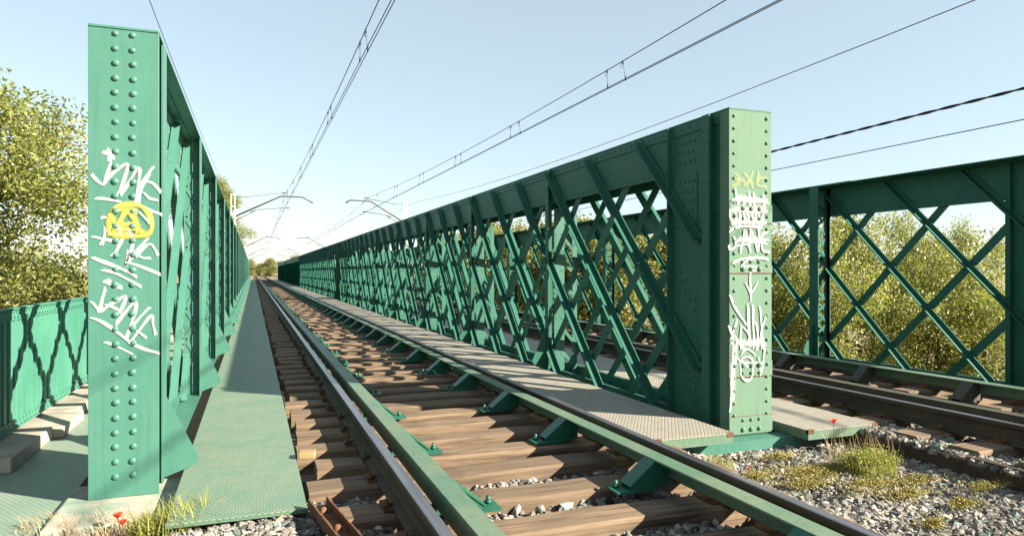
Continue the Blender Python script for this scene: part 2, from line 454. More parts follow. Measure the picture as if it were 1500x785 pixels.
        dm.rivets([(q, -.006, zbot+.3+.16*k) for k in range(11) for q in (xi+.03, xi+.11)], (0, -1, 0), .012, .008, 6)
        dme = dm.mesh('diaphragm', M['mid'], (x_ref, 0, zbot))
    else:
        ti = .012
        a, b = sorted((fi, fi-inner*ti)); m.box(a, b, yl-.09, yl+.09, zbot+.02, ztop-.017)
        a, b = sorted((fi-inner*ti, fi-inner*.085)); m.box(a, b, yl-.006, yl+.006, zbot+.02, ztop-.017)
        for k in range(2):
            a, b = sorted((xw+inner*.02, xw+inner*.032)); m.box(a, b, yl-.06, yl+.06, zbot+.02, ztop-.03)
        xa, xb = xw+inner*.03, fi-inner*.06
        nz = int((ztop-zbot-.5)/.17)
        for k in range(nz):
            za = zbot+.3+.17*k; pa, pb = (xa, xb) if k % 2 == 0 else (xb, xa)
            m.bar((pa, yl-.010, za), (pb, yl-.010, za+.17), (.030, 0, -.030*(1 if pb > pa else -1)), (0, .006, 0))
            if not near or inner < 0: m.bar((pb, yl-.003, za), (pa, yl-.003, za+.17), (.030, 0, .030*(1 if pb > pa else -1)), (0, .006, 0))
        a, b = sorted((xw+inner*.032, xw+inner*.10)); m.box(a, b, yl-.005, yl+.005, zbot+.02, ztop-.03)
    vme = m.mesh('upright', mat, (x_ref, 0, zbot))
    # knee plates
    k0 = fi if not double else xw+inner*.086
    kn = MB(); kn.prism([(k0, zbot+.05), (k0, zplate+.52), (k0+inner*.21, zplate+.07), (k0+inner*.19, zplate+.03)], 1, -.006, .006)
    kme = kn.mesh('knee_plate', mat, (x_ref, 0, zbot))
    for k, y in enumerate(ys):
        if solid and double: break
        o = link('upright', vme, g, (0, y-y0+(.07 if k == 0 and not double else 0), 0)); 
        if not (double and k == 0):
            link('knee_plate', kme, g, (0, y-y0, 0))
        if double and 0 < k < 8: link('diaphragm', dme, g, (0, y-y0+.01, 0))
    # --- web
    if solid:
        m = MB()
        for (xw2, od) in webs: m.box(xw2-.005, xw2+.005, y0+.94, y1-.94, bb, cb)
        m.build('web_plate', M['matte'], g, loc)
        return g
    W = .105 if double or inner < 0 else .12; LG = .078 if inner < 0 else .05; full = {}
    for wi, (xw2, od) in enumerate(webs):
        legd = od if double else inner
        for kind in (0, 1):                       # 0 falls towards the near end, 1 away from it
            for k in range(-3, 30):
                yn = y0+.24+PIT*k
                if kind == 0:
                    zt, zb = ztop-.05, zbot+.03
                    lo, hi = y0+.40, y1-.40
                    za = max(zb, zn+(lo-yn)); zc = min(zt, zn+(hi-yn))
                    if double and od != inner: za = max(za, zn+(y0+.9-yn)); zc = min(zc, zn+(y1-.9-yn), cb+.05)
                else:
                    zt, zb = cb+.06, zbot+.03
                    lo, hi = y0+.90, y1-.90
                    za = max(zb, zn-(hi-yn)); zc = min(zt, zn-(lo-yn))
                if zc-za < .15: continue
                key = (wi, kind, round(za, 3), round(zc, 3))
                if key not in full:
                    m = MB(); s_ = 1 if kind == 0 else -1
                    xo = xw2+legd*(.022 if kind == 0 else -.012)
                    off = 0 if kind == 0 else 0
                    pa = (xo, s_*(za-zn), za); pb = (xo, s_*(zc-zn), zc)
                    nn = Vector((0, -s_*S2, S2))
                    m.bar(pa, pb, nn*W, (.011, 0, 0))
                    if kind == 0 or not double:
                        lx = xo+legd*(.0055+LG/2) if kind == 0 else xo-legd*(.0055+.025)
                        if kind == 0 or True:
                            m.bar((lx, pa[1], za), (lx, pb[1], zc), nn*.012, (LG if kind == 0 else .05, 0, 0))
                    if near and kind == 0 and (not double or od == inner):
                        q = int((zc-za)/.14)
                        m.rivets([Vector((xo+legd*.0055, s_*(za+.06+.14*j-zn), za+.06+.14*j))+nn*.035*e for j in range(q) for e in (-1, 1)
                                  if za+.06+.14*j > cb or (int(j) % 4 < 1)], (legd, 0, 0), .011, .008, 6)
                    full[key] = m.mesh('diagonal_bar', mat, (x_ref, 0, zbot))
                link('diagonal_bar', full[key], g, (0, yn-y0, 0))
    return g
END = {}
ordn = ['nearest', 'second', 'third', 'farthest']
LW = [(-.737, 1)]; MW = [(3.757, -1), (4.155, 1)]; RW = [(8.54, -1)]
L_LAB = ['green lattice girder on the left, its riveted end post tagged JANE with a yellow scribble',
         'second lattice girder along the left of the walkway, beyond the tagged one',
         'solid green girder continuing the left side beyond its second lattice span',
         'last solid green girder on the left, where the left side of the bridge ends']
M_LAB = ['green box lattice girder between the two tracks, with faded riveted end post under white graffiti',
         'second lattice girder between the two tracks, beyond the dark joint panel',
         'dark solid girder between the tracks, just beyond the last lattice',
         'last dark solid girder between the tracks, ending by the far trees']
R_LAB = ['green lattice girder on the far right, bushes showing through its open crosses',
         'second lattice girder of the far right side, seen through the middle girder']
for i in range(4):
    girder(L_LAB[i], LW, (-.928, -.546), 1.49, -1.39, STARTS[i], M['teal'], M['teal'], i == 0, i > 1, 1, False, -1.3)
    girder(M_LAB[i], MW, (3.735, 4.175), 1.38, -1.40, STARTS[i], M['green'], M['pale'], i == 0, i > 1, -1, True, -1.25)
for i in range(2):
    girder(R_LAB[i], RW, (8.24, 8.84), 1.335, -1.45, STARTS[i], M['green'], M['pale'], i == 0, False, -1, False, -1.3)

# ------------------------------------------------------------------ graffiti
def ribbon(m, uvs, pts, w, yplane, k):
    pts = [Vector((p[0], p[1])) for p in pts]
    out = []
    for i in range(len(pts)-1):                      # round the stroke a little
        p0, p1 = pts[max(i-1, 0)], pts[i]; p2, p3 = pts[i+1], pts[min(i+2, len(pts)-1)]
        for t in np.linspace(0, 1, 6)[:-1]:
            out.append(.5*((2*p1)+(p2-p0)*t+(2*p0-5*p1+4*p2-p3)*t*t+(3*p1-p0-3*p2+p3)*t**3))
    out.append(pts[-1]); n = len(out); vs = []; uv = []
    L = [0]
    for i in range(1, n): L.append(L[-1]+(out[i]-out[i-1]).length)
    for i, p in enumerate(out):
        d = (out[min(i+1, n-1)]-out[max(i-1, 0)]); d = d.normalized() if d.length > 1e-6 else Vector((1, 0))
        nn = Vector((-d[1], d[0])); ww = w*(1+.22*math.sin(3+i*.55+k))*.5
        ext = d*(-w*.4) if i == 0 else (d*(w*.4) if i == n-1 else d*0)
        for sgn in (-1, 0, 1):
            q = p+ext+nn*ww*sgn; vs.append((q[0], yplane, q[1])); e = 1.0 if i in (0, n-1) else abs(sgn)
            uv.append((L[i], e if sgn >= 0 else -e))
    fs = []
    for i in range(n-1):
        for j in range(2): fs.append((i*3+j, i*3+j+1, (i+1)*3+j+1, (i+1)*3+j))
    m.add(vs, fs); uvs.extend(uv)
def graffiti(name, strokes, mat, key, y, label):
    g, post, loc = END[key]
    m = MB(); uvs = []
    for k, (w, pts) in enumerate(strokes):
        ribbon(m, uvs, [on_y(px, py, y) for px, py in pts], w, y-.0005*(k % 5), k)
    me = m.mesh(name, mat, loc); lay = me.uv_layers.new(name='uv')
    for lp in me.loops: lay.data[lp.index].uv = uvs[lp.vertex_index]
    o = link(name, me, g); o.parent = post; o['label'] = label
    return o
yl = 4.76-.0035
A = .0265
def c4(pts, ox, oy, s):  return [(ox+x*s, oy+y*s) for x, y in pts]
sA = .2419                                    # zoom [125,200,245,390] shown at 496x785
za = lambda *p: c4(p, 125, 200, sA)
sB = .1911
zb = lambda *p: c4(p, 125, 380, sB)
graffiti('white_tag', [
    (.062, za((135, 95), (160, 110))), (.050, za((150, 90), (155, 130))),
    (A, za((158, 150), (130, 235), (110, 290), (70, 265), (42, 235))),
    (A, za((110, 285), (170, 220), (255, 165), (235, 260), (205, 340))),
    (A, za((215, 350), (270, 270), (315, 195), (330, 215), (320, 300), (310, 400))),
    (A, za((330, 300), (410, 185))), (A, za((395, 215), (335, 330), (320, 410))),
    (A*.9, za((355, 270), (410, 285), (455, 335))), (A*.8, za((355, 340), (390, 375), (435, 385))),
    (A*.85, za((62, 375), (120, 378), (215, 395))), (A, za((340, 425), (400, 450), (458, 470))),
    (A*.8, za((100, 490), (125, 488))), (A, za((122, 555), (115, 610), (100, 650))), (A*.9, za((45, 605), (110, 620), (170, 625), (205, 555))),
    (A, za((280, 555), (225, 620), (190, 690), (165, 720))), (A, za((290, 640), (275, 700), (248, 780))),
    (A, za((270, 745), (340, 660), (375, 620))), (A*.9, za((310, 720), (390, 650), (440, 715))), (A*.8, za((315, 715), (350, 735), (390, 735))),
    (A, za((48, 732), (110, 755), (180, 785), (240, 810))),
], M['white'], L_LAB[0], yl, 'upper white JANE tag in spray paint')
graffiti('white_tag', [
    (A*.95, zb((330, -60), (315, 40))), (A*.9, zb((320, 20), (440, 60), (570, 112))), (A*.85, zb((65, -5), (160, 30), (290, 75), (390, 130))),
    (A*.8, zb((130, 80), (220, 100), (320, 150), (425, 205))),
    (.044, zb((165, 165), (182, 172))), (.040, zb((255, 205), (268, 210))),
    (A*1.1, zb((155, 225), (130, 300), (112, 395))), (A, zb((52, 325), (100, 380), (130, 390), (185, 345))), (A*.85, zb((160, 345), (220, 370), (255, 385))),
    (A, zb((165, 360), (240, 315), (310, 280), (290, 350), (265, 405))),
    (A, zb((235, 495), (300, 410), (380, 325), (385, 390), (350, 500), (315, 600))),
    (A*.8, zb((370, 500), (430, 430), (490, 370))), (A*.85, zb((350, 630), (400, 560), (505, 430), (520, 500), (540, 570))), (A*.7, zb((400, 545), (430, 570), (465, 595))),
    (A, zb((52, 445), (150, 490), (250, 560), (350, 640))), (A*.95, zb((350, 640), (450, 685), (560, 715))),
    (A*.7, zb((150, 632), (230, 660), (365, 725))),
], M['white'], L_LAB[0], yl, 'lower white JANE tag in spray paint')
graffiti('yellow_scribble', [
    (.042, za((165, 450), (200, 420), (280, 410), (340, 425), (385, 470), (405, 540), (385, 585), (340, 600), (270, 605), (190, 600), (145, 575), (150, 500), (165, 450))),
    (.042, za((160, 545), (200, 560), (250, 560), (310, 560), (345, 580))), (.04, za((150, 590), (220, 595), (300, 600))),
    (.042, za((155, 480), (185, 520), (215, 500), (250, 450), (290, 445))), (.042, za((280, 470), (310, 520), (320, 570))), (.042, za((225, 520), (180, 570))), (.042, za((180, 450), (240, 440), (300, 450))),
    (.042, za((215, 535), (275, 530), (320, 545))),
], M['yellow'], L_LAB[0], yl-.003, 'yellow sprayed blob')
graffiti('white_scribble', [
    (.03, za((205, 545), (212, 590))), (.028, za((265, 570), (280, 600))), (.022, za((320, 450), (390, 520))),
], M['mist'], L_LAB[0], yl-.006, 'thin white overspray on the yellow')
ym = 4.76-.0115
s1 = 110/508; zc = lambda *p: c4(p, 1040, 230, s1)
s2 = 110/332; zd = lambda *p: c4(p, 1040, 390, s2)
B = .027
graffiti('white_tag', [
    (B, zc((175, 215), (180, 260), (195, 320))), (B*.9, zc((205, 270), (235, 285), (225, 330))), (B, zc((268, 240), (272, 330))), (B*.9, zc((300, 245), (300, 330))), (B, zc((365, 260), (368, 330))), (B*.8, zc((330, 290), (365, 285))),
    (B, zc((160, 350), (175, 395), (170, 450), (150, 455))), (B, zc((190, 345), (205, 400), (200, 455))), (B, zc((215, 350), (235, 400), (240, 450))), (B, zc((240, 355), (262, 410), (265, 455))),
    (B, zc((268, 350), (290, 400), (292, 455))), (B, zc((290, 460), (310, 400), (320, 350))), (B, zc((325, 350), (335, 420), (330, 490))), (B, zc((375, 350), (355, 400), (345, 480))), (B*.9, zc((135, 360), (140, 420), (180, 450))),
    (B*1.1, zc((135, 500), (180, 475), (250, 470), (330, 475))),
    (B, zc((165, 540), (175, 600), (135, 625), (130, 600))), (B, zc((205, 640), (225, 560), (235, 495), (255, 560), (275, 640))), (B*.8, zc((185, 600), (255, 590))),
    (B, zc((275, 490), (272, 560), (262, 600))), (B, zc((280, 490), (310, 580), (325, 640), (335, 560), (330, 490))), (B, zc((390, 510), (355, 525), (350, 580), (360, 635), (400, 640))), (B*.8, zc((350, 570), (395, 560))),
    (B, zc((155, 715), (220, 690), (300, 680), (390, 690))), (B*.7, zc((210, 740), (250, 700), (300, 690))), (B*.9, zc((215, 740), (300, 740), (320, 760), (290, 770))),
], M['white'], M_LAB[0], ym, 'upper white tag, JANE under a denser scrawl')
graffiti('white_tag', [
    (B*.9, zd((180, 20), (178, 60), (180, 100), (182, 150))), (B*.9, zd((158, 72), (180, 120))), (B*.7, zd((212, 70), (185, 115))),
    (B*1.1, zd((90, 130), (115, 190), (160, 255))), (B, zd((85, 265), (100, 310), (120, 355))), (B, zd((120, 240), (100, 300), (95, 320))), (B*.8, zd((105, 300), (130, 340), (140, 365))),
    (B, zd((140, 260), (135, 320), (150, 365))), (B*.9, zd((150, 270), (175, 310), (160, 345))), (B*1.1, zd((168, 170), (170, 260), (178, 350))), (B*1.1, zd((190, 170), (192, 260), (195, 360))),
    (B, zd((205, 250), (212, 310), (208, 365))), (B, zd((222, 180), (228, 260), (232, 360))), (B*.9, zd((248, 220), (225, 300), (245, 380))), (B*.9, zd((110, 330), (115, 380), (112, 430))),
    (B*.8, zd((105, 365), (95, 500), (95, 560), (90, 640))), (B*.9, zd((140, 385), (165, 365), (200, 390))), (B*.9, zd((160, 440), (140, 410), (170, 400), (190, 420), (165, 445))),
    (B, zd((135, 430), (138, 480), (160, 505), (185, 490), (190, 440))), (B*.8, zd((215, 400), (220, 440), (225, 480))), (B*.8, zd((240, 370), (235, 430), (228, 470))), (B*.8, zd((115, 400), (150, 425), (235, 425))),
], M['white'], M_LAB[0], ym, 'lower white tag with a forked arrow on top')
graffiti('white_scribble', [(.09, zc((160, 350), (260, 360), (370, 350))), (.09, zc((170, 430), (260, 440), (360, 430))), (.08, zc((190, 560), (270, 560), (370, 570))), (.08, zc((170, 280), (280, 290), (380, 300)))],
         M['mist'], M_LAB[0], ym+.0006, 'misty white overspray behind the upper tag')
graffiti('white_scribble', [(.10, zd((110, 330), (170, 340), (230, 330))), (.06, zd((105, 330), (104, 400), (100, 600)))],
         M['mist'], M_LAB[0], ym+.0006, 'misty white overspray behind the lower tag')
graffiti('yellow_scribble', [(.05, zc((170, 110), (200, 150), (165, 200))), (.06, zc((165, 150), (230, 160))), (.05, zc((235, 110), (290, 190))), (.05, zc((290, 110), (240, 195))), (.05, zc((330, 110), (320, 190), (375, 200))), (.05, zc((325, 150), (380, 140)))],
         M['paleyellow'], M_LAB[0], 4.76-.004, 'faded yellow scrawl near the top')

# ------------------------------------------------------------------ track
HEADZ = -1.138
def rail_profile(xc):
    pr = [(-.070, -.160), (.070, -.160), (.070, -.150), (.022, -.136), (.009, -.122), (.009, -.050), (.016, -.042), (.035, -.036), (.036, -.012), (.030, -.003), (.018, 0),
          (-.018, 0), (-.030, -.003), (-.036, -.012), (-.035, -.036), (-.016, -.042), (-.009, -.050), (-.009, -.122), (-.022, -.136), (-.070, -.150)]
    return [(xc+a, HEADZ+b) for a, b in pr]
def rail(xc, label, y0=-1.0, y1=330):
    m = MB(); poly = rail_profile(xc); ys = [y0, 30, 118, y1]
    for a, b in zip(ys[:-1], ys[1:]): 
        o = len(m.f); m.prism(poly, 1, a, b)
        for i in range(o+2, o+2+len(poly)):
            k = i-o-2
            if k in (9, 10, 11): m.mi[i] = 1
        # keep only the first and last end caps
        m.sm[o+2:] = [False]*(len(m.f)-o-2)
    return tag(m.build('running_rail', [M['rail'], M['head']], None, (xc, 0, HEADZ-.16)), label, 'rail', 'running rails')
RX = [.785, 2.525, 5.36, 7.10]
rail(RX[0], 'steel rail with bright polished top beside the green plate walkway')
rail(RX[1], 'dark rail on the right of the left track, below the grey walkway plates')
rail(RX[2], 'near rail of the right track, running behind the weeds and gravel')
rail(RX[3], 'outer rail of the right track, mostly hidden behind its green guard bar')

def guard(xa, xb, z, side, label, y0, y1, mat):
    """angle section: a level flange from xa to xb with a leg under the edge nearest the rail; side = +1 when the rail lies to the left"""
    loc = ((xa+xb)/2, y0, -1.30)
    g = thing('guard_rail', label, 'guard rail', loc, 'guard rails')
    m = MB(); L = 9.1; y = y0; k = 0
    while y < y1-.5:
        e = min(y+L-.012, y1); dz = .0015*(k % 2)
        m.box(xa, xb, y, e, z-.014+dz, z+dz)
        lx = (xa, xa+.014) if side > 0 else (xb-.014, xb)
        m.box(lx[0], lx[1], y, e, z-.115, z-.014+dz)
        y += L; k += 1
    m.build('guard_angle', mat, g, loc, .004)
    s_ = 1 if side > 0 else -1
    bx = xb if side > 0 else xa
    b = MB(); x_leg = xa+.014 if side > 0 else xb-.014
    pl = [(x_leg, -1.285), (x_leg, z-.016), (bx, z-.016), (bx+s_*.17, -1.268), (bx+s_*.17, -1.285)]
    b.prism(pl, 1, -.055, -.043); b.prism(pl, 1, .043, .055)
    # sloping cover plate and foot plate with bolts
    p0, p1 = Vector((bx, 0, z-.010)), Vector((bx+s_*.17, 0, -1.266)); d = (p1-p0).normalized()
    b.bar(p0, p1, (0, .122, 0), Vector((-d.z, 0, d.x))*.010)
    b.box(*sorted((bx-s_*.02, bx+s_*.26)), -.075, .075, -1.299, -1.286)
    b.tube([(bx+s_*.215, .035, -1.286), (bx+s_*.215, .035, -1.245)], .012, 6); b.tube([(bx+s_*.215, .035, -1.286), (bx+s_*.215, .035, -1.268)], .021, 6)
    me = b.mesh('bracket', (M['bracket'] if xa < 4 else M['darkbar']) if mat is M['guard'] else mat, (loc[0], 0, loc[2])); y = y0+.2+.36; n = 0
    while y < y1 and n < 88:
        if y > 2: link('bracket', me, g, (0, y-y0, 0)); n += 1
        y += 1.25
    return g
GY0 = -.71
guard(.895, 1.01, -1.122, 1, 'green guard bar inside the polished left rail', GY0, 118, M['guard'])
guard(2.245, 2.36, -1.122, -1, 'green guard bar with wedge brackets inside the dark right rail of the left track', GY0, 118, M['guard'])
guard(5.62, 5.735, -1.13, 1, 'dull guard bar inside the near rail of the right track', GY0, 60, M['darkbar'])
guard(6.71, 6.825, -1.095, -1, 'long green guard bar in front of the outer rail, before the far right girder', GY0, 60, M['guard'])

# sleepers
def sleeper_mesh(seed):
    r = random.Random(seed); m = MB(); nx = 9
    w, h, l = .252, .165, 1.31; vs = []; fs = []
    for i in range(nx):
        x = -l+2*l*i/(nx-1)
        a = r.uniform(-.008, .008); b = r.uniform(-.008, .008); t = r.uniform(-.006, .004)
        c = .018
        e = r.uniform(-.03, .03) if i in (0, nx-1) else 0
        for (yy, zz) in ((-w/2+a, -h), (w/2+b, -h), (w/2+b, -c+t), (w/2-c+b, t), (-w/2+c+a, t), (-w/2+a, -c+t)): vs.append((x+e, yy, zz))
    for i in range(nx-1):
        for j in range(6):
            k = (j+1) % 6; fs.append((i*6+j, i*6+k, (i+1)*6+k, (i+1)*6+j))
    fs += [tuple(range(6))[::-1], tuple(range((nx-1)*6, nx*6))]
    m.add(vs, fs); return m
def chair_mesh():
    m = MB()
    m.box(-.105, .105, -.085, .085, .0005, .0175)
    for s_ in (-1, 1):
        m.bar((s_*.088, 0, .0235), (s_*.055, 0, .034), (0, .075, 0), (.003, 0, .012))
        for yy in (-.05, .05):
            if s_*yy > 0: m.tube([(s_*.09, yy, .016), (s_*.09, yy, .062)], .011, 6); m.tube([(s_*.09, yy, .016), (s_*.09, yy, .04)], .020, 6)
    return m
SLM = [sleeper_mesh(i).mesh('sleeper', M['timber']) for i in range(6)]
CHM = chair_mesh().mesh('rail_chair', M['rust'])
def sleeper(xc, y, i, near, lab, grp):
    o = link('sleeper', SLM[i % 6], None, (xc+random.uniform(-.035, .035), y+random.uniform(-.012, .012), -1.302+random.uniform(-.004, 0)))
    o.rotation_euler = (0, 0, random.uniform(-.008, .008))
    tag(o, lab, 'sleeper', grp)
    if near:
        for rx in (-.87, .87): link('rail_chair', CHM, o, (rx, 0, 0))
    return o
yy = [2.24, 2.78, 3.31, 3.83]
yy += [4.36+.47*k for k in range(168)]
for i, y in enumerate(yy):
    if i == 3: lb, gp = 'brown timber sleeper with gravel on both sides, second from the bottom of the photo', None
    elif i == 2: lb, gp = 'brown timber sleeper lowest in the photo, gravel before and behind it', None
    elif i < 2: lb, gp = 'timber sleeper bedded in gravel before the bridge, at the photo\'s lower edge', 'sleepers in the near gravel'
    else: lb, gp = 'weathered brown timber sleeper under the left track on the bridge deck', 'sleepers of the left track'
    o = sleeper(1.655, y, i, i < 40, lb, gp)
    if o is not None and not gp: o['group'] = 'sleepers in the near gravel'
for i in range(110):
    y = 2.1+.5*i
    sleeper(6.23, y, i*7+3, i < 14, 'dark timber sleeper in the shade under the right track', 'sleepers of the right track')
# far sleepers of the left track as one mass
m = MB(); y = yy[-1]+.47
while y < 230:
    m.box(.36, 2.95, y-.125, y+.125, -1.46, -1.303); y += .5
tag(m.build('far_sleepers', M['timber'], None, (1.65, 90, -1.46)), 'far sleepers of the left track merging into one brown band', 'sleepers', None, 'stuff')

# longitudinal bearers under the deck
for x, lb in ((.785, 'dark bearer beam under the polished left rail'), (2.525, 'dark bearer beam under the right rail of the left track')):
    m = MB(); m.box(x-.012, x+.012, 5.0, 117, -1.90, -1.50); m.box(x-.11, x+.11, 5.0, 117, -1.50, -1.472); m.box(x-.11, x+.11, 5.0, 117, -1.92, -1.90)
    tag(m.build('bearer_beam', M['green'], None, (x, 5, -1.92)), lb, 'beam', 'deck bearers')

# walkway plates
def plates(x0, x1, z, y0, y1, first, lab, lab0, mat, L, grp, drop=-.02, corner=True):
    y = y0; k = 0
    while y < y1:
        l = first if k == 0 else L
        o = thing('walkway_plate', lab0 if k == 0 else lab, 'walkway plate', ((x0+x1)/2, y, z-.06), grp)
        w = (x1-x0)/2
        m = MB(); m.box(-w, w, .004, l-.004, .052, .06)
        m.build('deck_sheet', mat, o)
        e = MB()
        e.box(-w, -w+.008, .006, l-.006, -.02, .0515); e.box(w-.008, w, .006, l-.006, -.02, .0515); e.box(-w+.008, w-.008, .006, .014, drop, .0515)
        e.build('edge_angle', M['guard'], o)
        if k == 0 and corner:
            for sx in (-w+.03, w-.03): r = MB(); r.box(sx-.03, sx+.03, .003, .03, .028, .061); r.build('rusty_corner', M['rust'], o)
        y += l; k += 1
plates(-.425, .28, -1.30, 3.94, 116, 4.6, 'green walkway plate left of the left track, in the girder\'s shade', 'sunlit green diamond plate at the near end of the left walkway', M['plate'], 4.6, 'green walkway plates', .035, False)
plates(2.79, 3.50, -1.25, 4.40, 116, 4.4, 'dusty grey walkway plate along the middle girder, striped by lattice shadows', 'near grey walkway plate with rusty corners beside the graffitied end post', M['grate'], 4.4, 'grey walkway plates')
plates(4.26, 5.02, -1.30, 4.42, 60, 4.4, 'grey walkway plate between the middle girder and the right track', 'grey diamond plate right of the graffitied post, behind the poppy', M['grate'], 4.4, 'inner grey walkway plates')

m = MB(); m.box(4.83, 4.90, 1.4, 4.95, -1.50, -1.335)
tag(m.build('kerb_beam', M['rail'], None, (4.86, 1.4, -1.5), .004), 'dark steel beam along the edge of the right track, holding back the gravel', 'beam')
# sill beam, pad and path
m = MB(); m.box(3.0, 4.86, 4.60, 4.615, -1.50, -1.385); m.box(3.0, 4.86, 4.615, 4.78, -1.397, -1.385)
for k in range(2): pass
tag(m.build('sill_beam', M['teal'], None, (3.9, 4.7, -1.5)), 'pale green steel sill under the graffitied middle end post, above the gravel', 'beam')
m = MB(); m.box(-1.06, -.43, 4.28, 5.1, -1.55, -1.372)
tag(m.build('footing_pad', M['pad'], None, (-.75, 4.7, -1.55), .012), 'whitish worn footing below the left end post, green paint flaking off', 'footing')
m = MB(); m.box(-2.1, -1.064, 1.5, 60, -1.5, -1.40)
tag(m.build('path', M['path'], None, (-1.6, 1.5, -1.5)), kind='structure')
# curb blocks along the fence
spec = [(5.70, 1.06, -1.575, .105), (6.77, .75, -1.50, .085), (7.53, .9, -1.56, .10), (8.44, 1.0, -1.53, .09), (9.45, 1.0, -1.55, .10)]
y = 10.46
while y < 24: spec.append((y, 1.0, -1.54-.02*(len(spec) % 2), .095)); y += 1.01
for i, (y, l, xr, h) in enumerate(spec):
    m = MB(); m.box(-2.02, xr, y, y+l, -1.399, -1.40+h)
    lb = ['nearest pale concrete kerb block at the foot of the green fence', 'second kerb block along the fence, jutting out furthest'][i] if i < 2 else 'concrete kerb block farther along the foot of the green fence'
    tag(m.build('kerb_block', M['concrete'], None, (-1.78, y, -1.4), .008), lb, 'kerb', 'fence kerb blocks')

# fence
def fence():
    x0 = -1.83; zt, zb = -.295, -1.285; loc = (x0, 5.72, zb); y1 = 46
    g = thing('corrugated_fence', 'tall green corrugated steel fence with ringed rails beside the left path', 'fence', loc)
    m = MB(); prof = []; y = 5.75; p = .07
    while y < y1:
        prof += [(x0, y), (x0, y+p), (x0-.06, y+p+.006), (x0-.06, y+2*p-.004)]; y += 2*p
    vs = [(a, b, z) for z in (zb+.07, zt-.1) for a, b in prof]; k = len(prof)
    m.add(vs, [(i, i+k, i+1+k, i+1) for i in range(k-1)])
    m.build('corrugated_sheet', M['fence'], g, loc)
    m = MB(); m.box(x0-.045, x0+.02, 5.72, y1, zt-.012, zt); m.box(x0-.03, x0+.006, 5.72, y1, zt-.1, zt-.086); m.build('top_rail', M['fence'], g, loc)
    m = MB(); m.box(x0-.045, x0+.02, 5.72, y1, zb, zb+.012); m.box(x0-.03, x0+.012, 5.72, y1, zb+.068, zb+.078); m.build('bottom_rail', M['fence'], g, loc)
    for nm, zc in (('ring_band', zt-.049), ('ring_band', zb+.041)):
        m = MB(); y = 5.76
        while y < 22:
            q = 12; vs = []; fs = []
            for j in range(q):
                t = 2*math.pi*j/q
                for (rr, dx) in ((.041, -.008), (.025, -.008), (.025, .008), (.041, .008)): vs.append((x0+dx, y+rr*math.cos(t), zc+rr*math.sin(t)))
            for j in range(q):
                jj = (j+1) % q
                for e in range(4): ee = (e+1) % 4; fs.append((j*4+e, j*4+ee, jj*4+ee, jj*4+e))
            m.add(vs, fs); y += .088
        m.box(x0-.006, x0+.006, 22, y1, zc-.034, zc+.034)
        m.build(nm, M['fence'], g, loc)
    m = MB()
    return g
fence()

# rusty channel and loose wood block by the left rail
m = MB(); L0 = Vector((.335, 3.95, -1.30)); L1 = Vector((.60, 2.3, -1.32)); d = (L1-L0).normalized(); s_ = Vector((-d.y, d.x, 0)).normalized()*-1
m.bar(L0, L1, s_*.10, (0, 0, .01))
for sg in (-1, 1): m.bar(L0+s_*.05*sg+Vector((0, 0, .022)), L1+s_*.05*sg+Vector((0, 0, .022)), s_*.008, (0, 0, .055))
m.rivets([L0+d*(.12+.28*k)+Vector((0, 0, .005)) for k in range(6)], (0, 0, 1), .024, .03, 6)
o = m.build('steel_channel', M['rust'], None, tuple(L0)); tag(o, 'rusty U-shaped steel channel lying beside the left rail by the walkway plate', 'steel channel')
m = MB(); m.box(-.06, .05, -.05, .05, 0, .045)
o = m.build('wood_block', M['freshwood'], None, (0, 0, 0), .006); o.location = (.36, 5.02, -1.30); o.rotation_euler = (0, 0, -.15)
tag(o, 'small fresh yellow wood block between the walkway plate and sleepers', 'wood block')

# ------------------------------------------------------------------ ballast
def icos():
    bm = bmesh.new(); bmesh.ops.create_icosphere(bm, subdivisions=1, radius=1); v = np.array([p.co[:] for p in bm.verts]); f = np.array([[q.index for q in fc.verts] for fc in bm.faces]); bm.free(); return v, f
IV, IF = icos()
def np_mesh(name, V, F, cols=None, mat=None, smooth=False):
    me = bpy.data.meshes.new(name); nv, nf, k = len(V), len(F), F.shape[1]
    me.vertices.add(nv); me.vertices.foreach_set('co', V.astype(np.float32).ravel())
    me.loops.add(nf*k); me.loops.foreach_set('vertex_index', F.astype(np.int32).ravel())
    me.polygons.add(nf); me.polygons.foreach_set('loop_start', (np.arange(nf)*k).astype(np.int32))
    try: me.polygons.foreach_set('loop_total', np.full(nf, k, np.int32))
    except Exception: pass
    me.polygons.foreach_set('use_smooth', np.full(nf, smooth, bool))
    me.update(calc_edges=True)
    if cols is not None:
        a = me.color_attributes.new('tint', 'FLOAT_COLOR', 'POINT'); a.data.foreach_set('color', np.c_[cols, np.ones(nv)].astype(np.float32).ravel())
    if mat: me.materials.append(mat)
    return me
def rot_rand(n):
    q = rng.normal(size=(n, 4)); q /= np.linalg.norm(q, axis=1)[:, None]; w, x, y, z = q.T
    return np.stack([np.stack([1-2*(y*y+z*z), 2*(x*y-z*w), 2*(x*z+y*w)], -1), np.stack([2*(x*y+z*w), 1-2*(x*x+z*z), 2*(y*z-x*w)], -1), np.stack([2*(x*z-y*w), 2*(y*z+x*w), 1-2*(x*x+y*y)], -1)], 1)
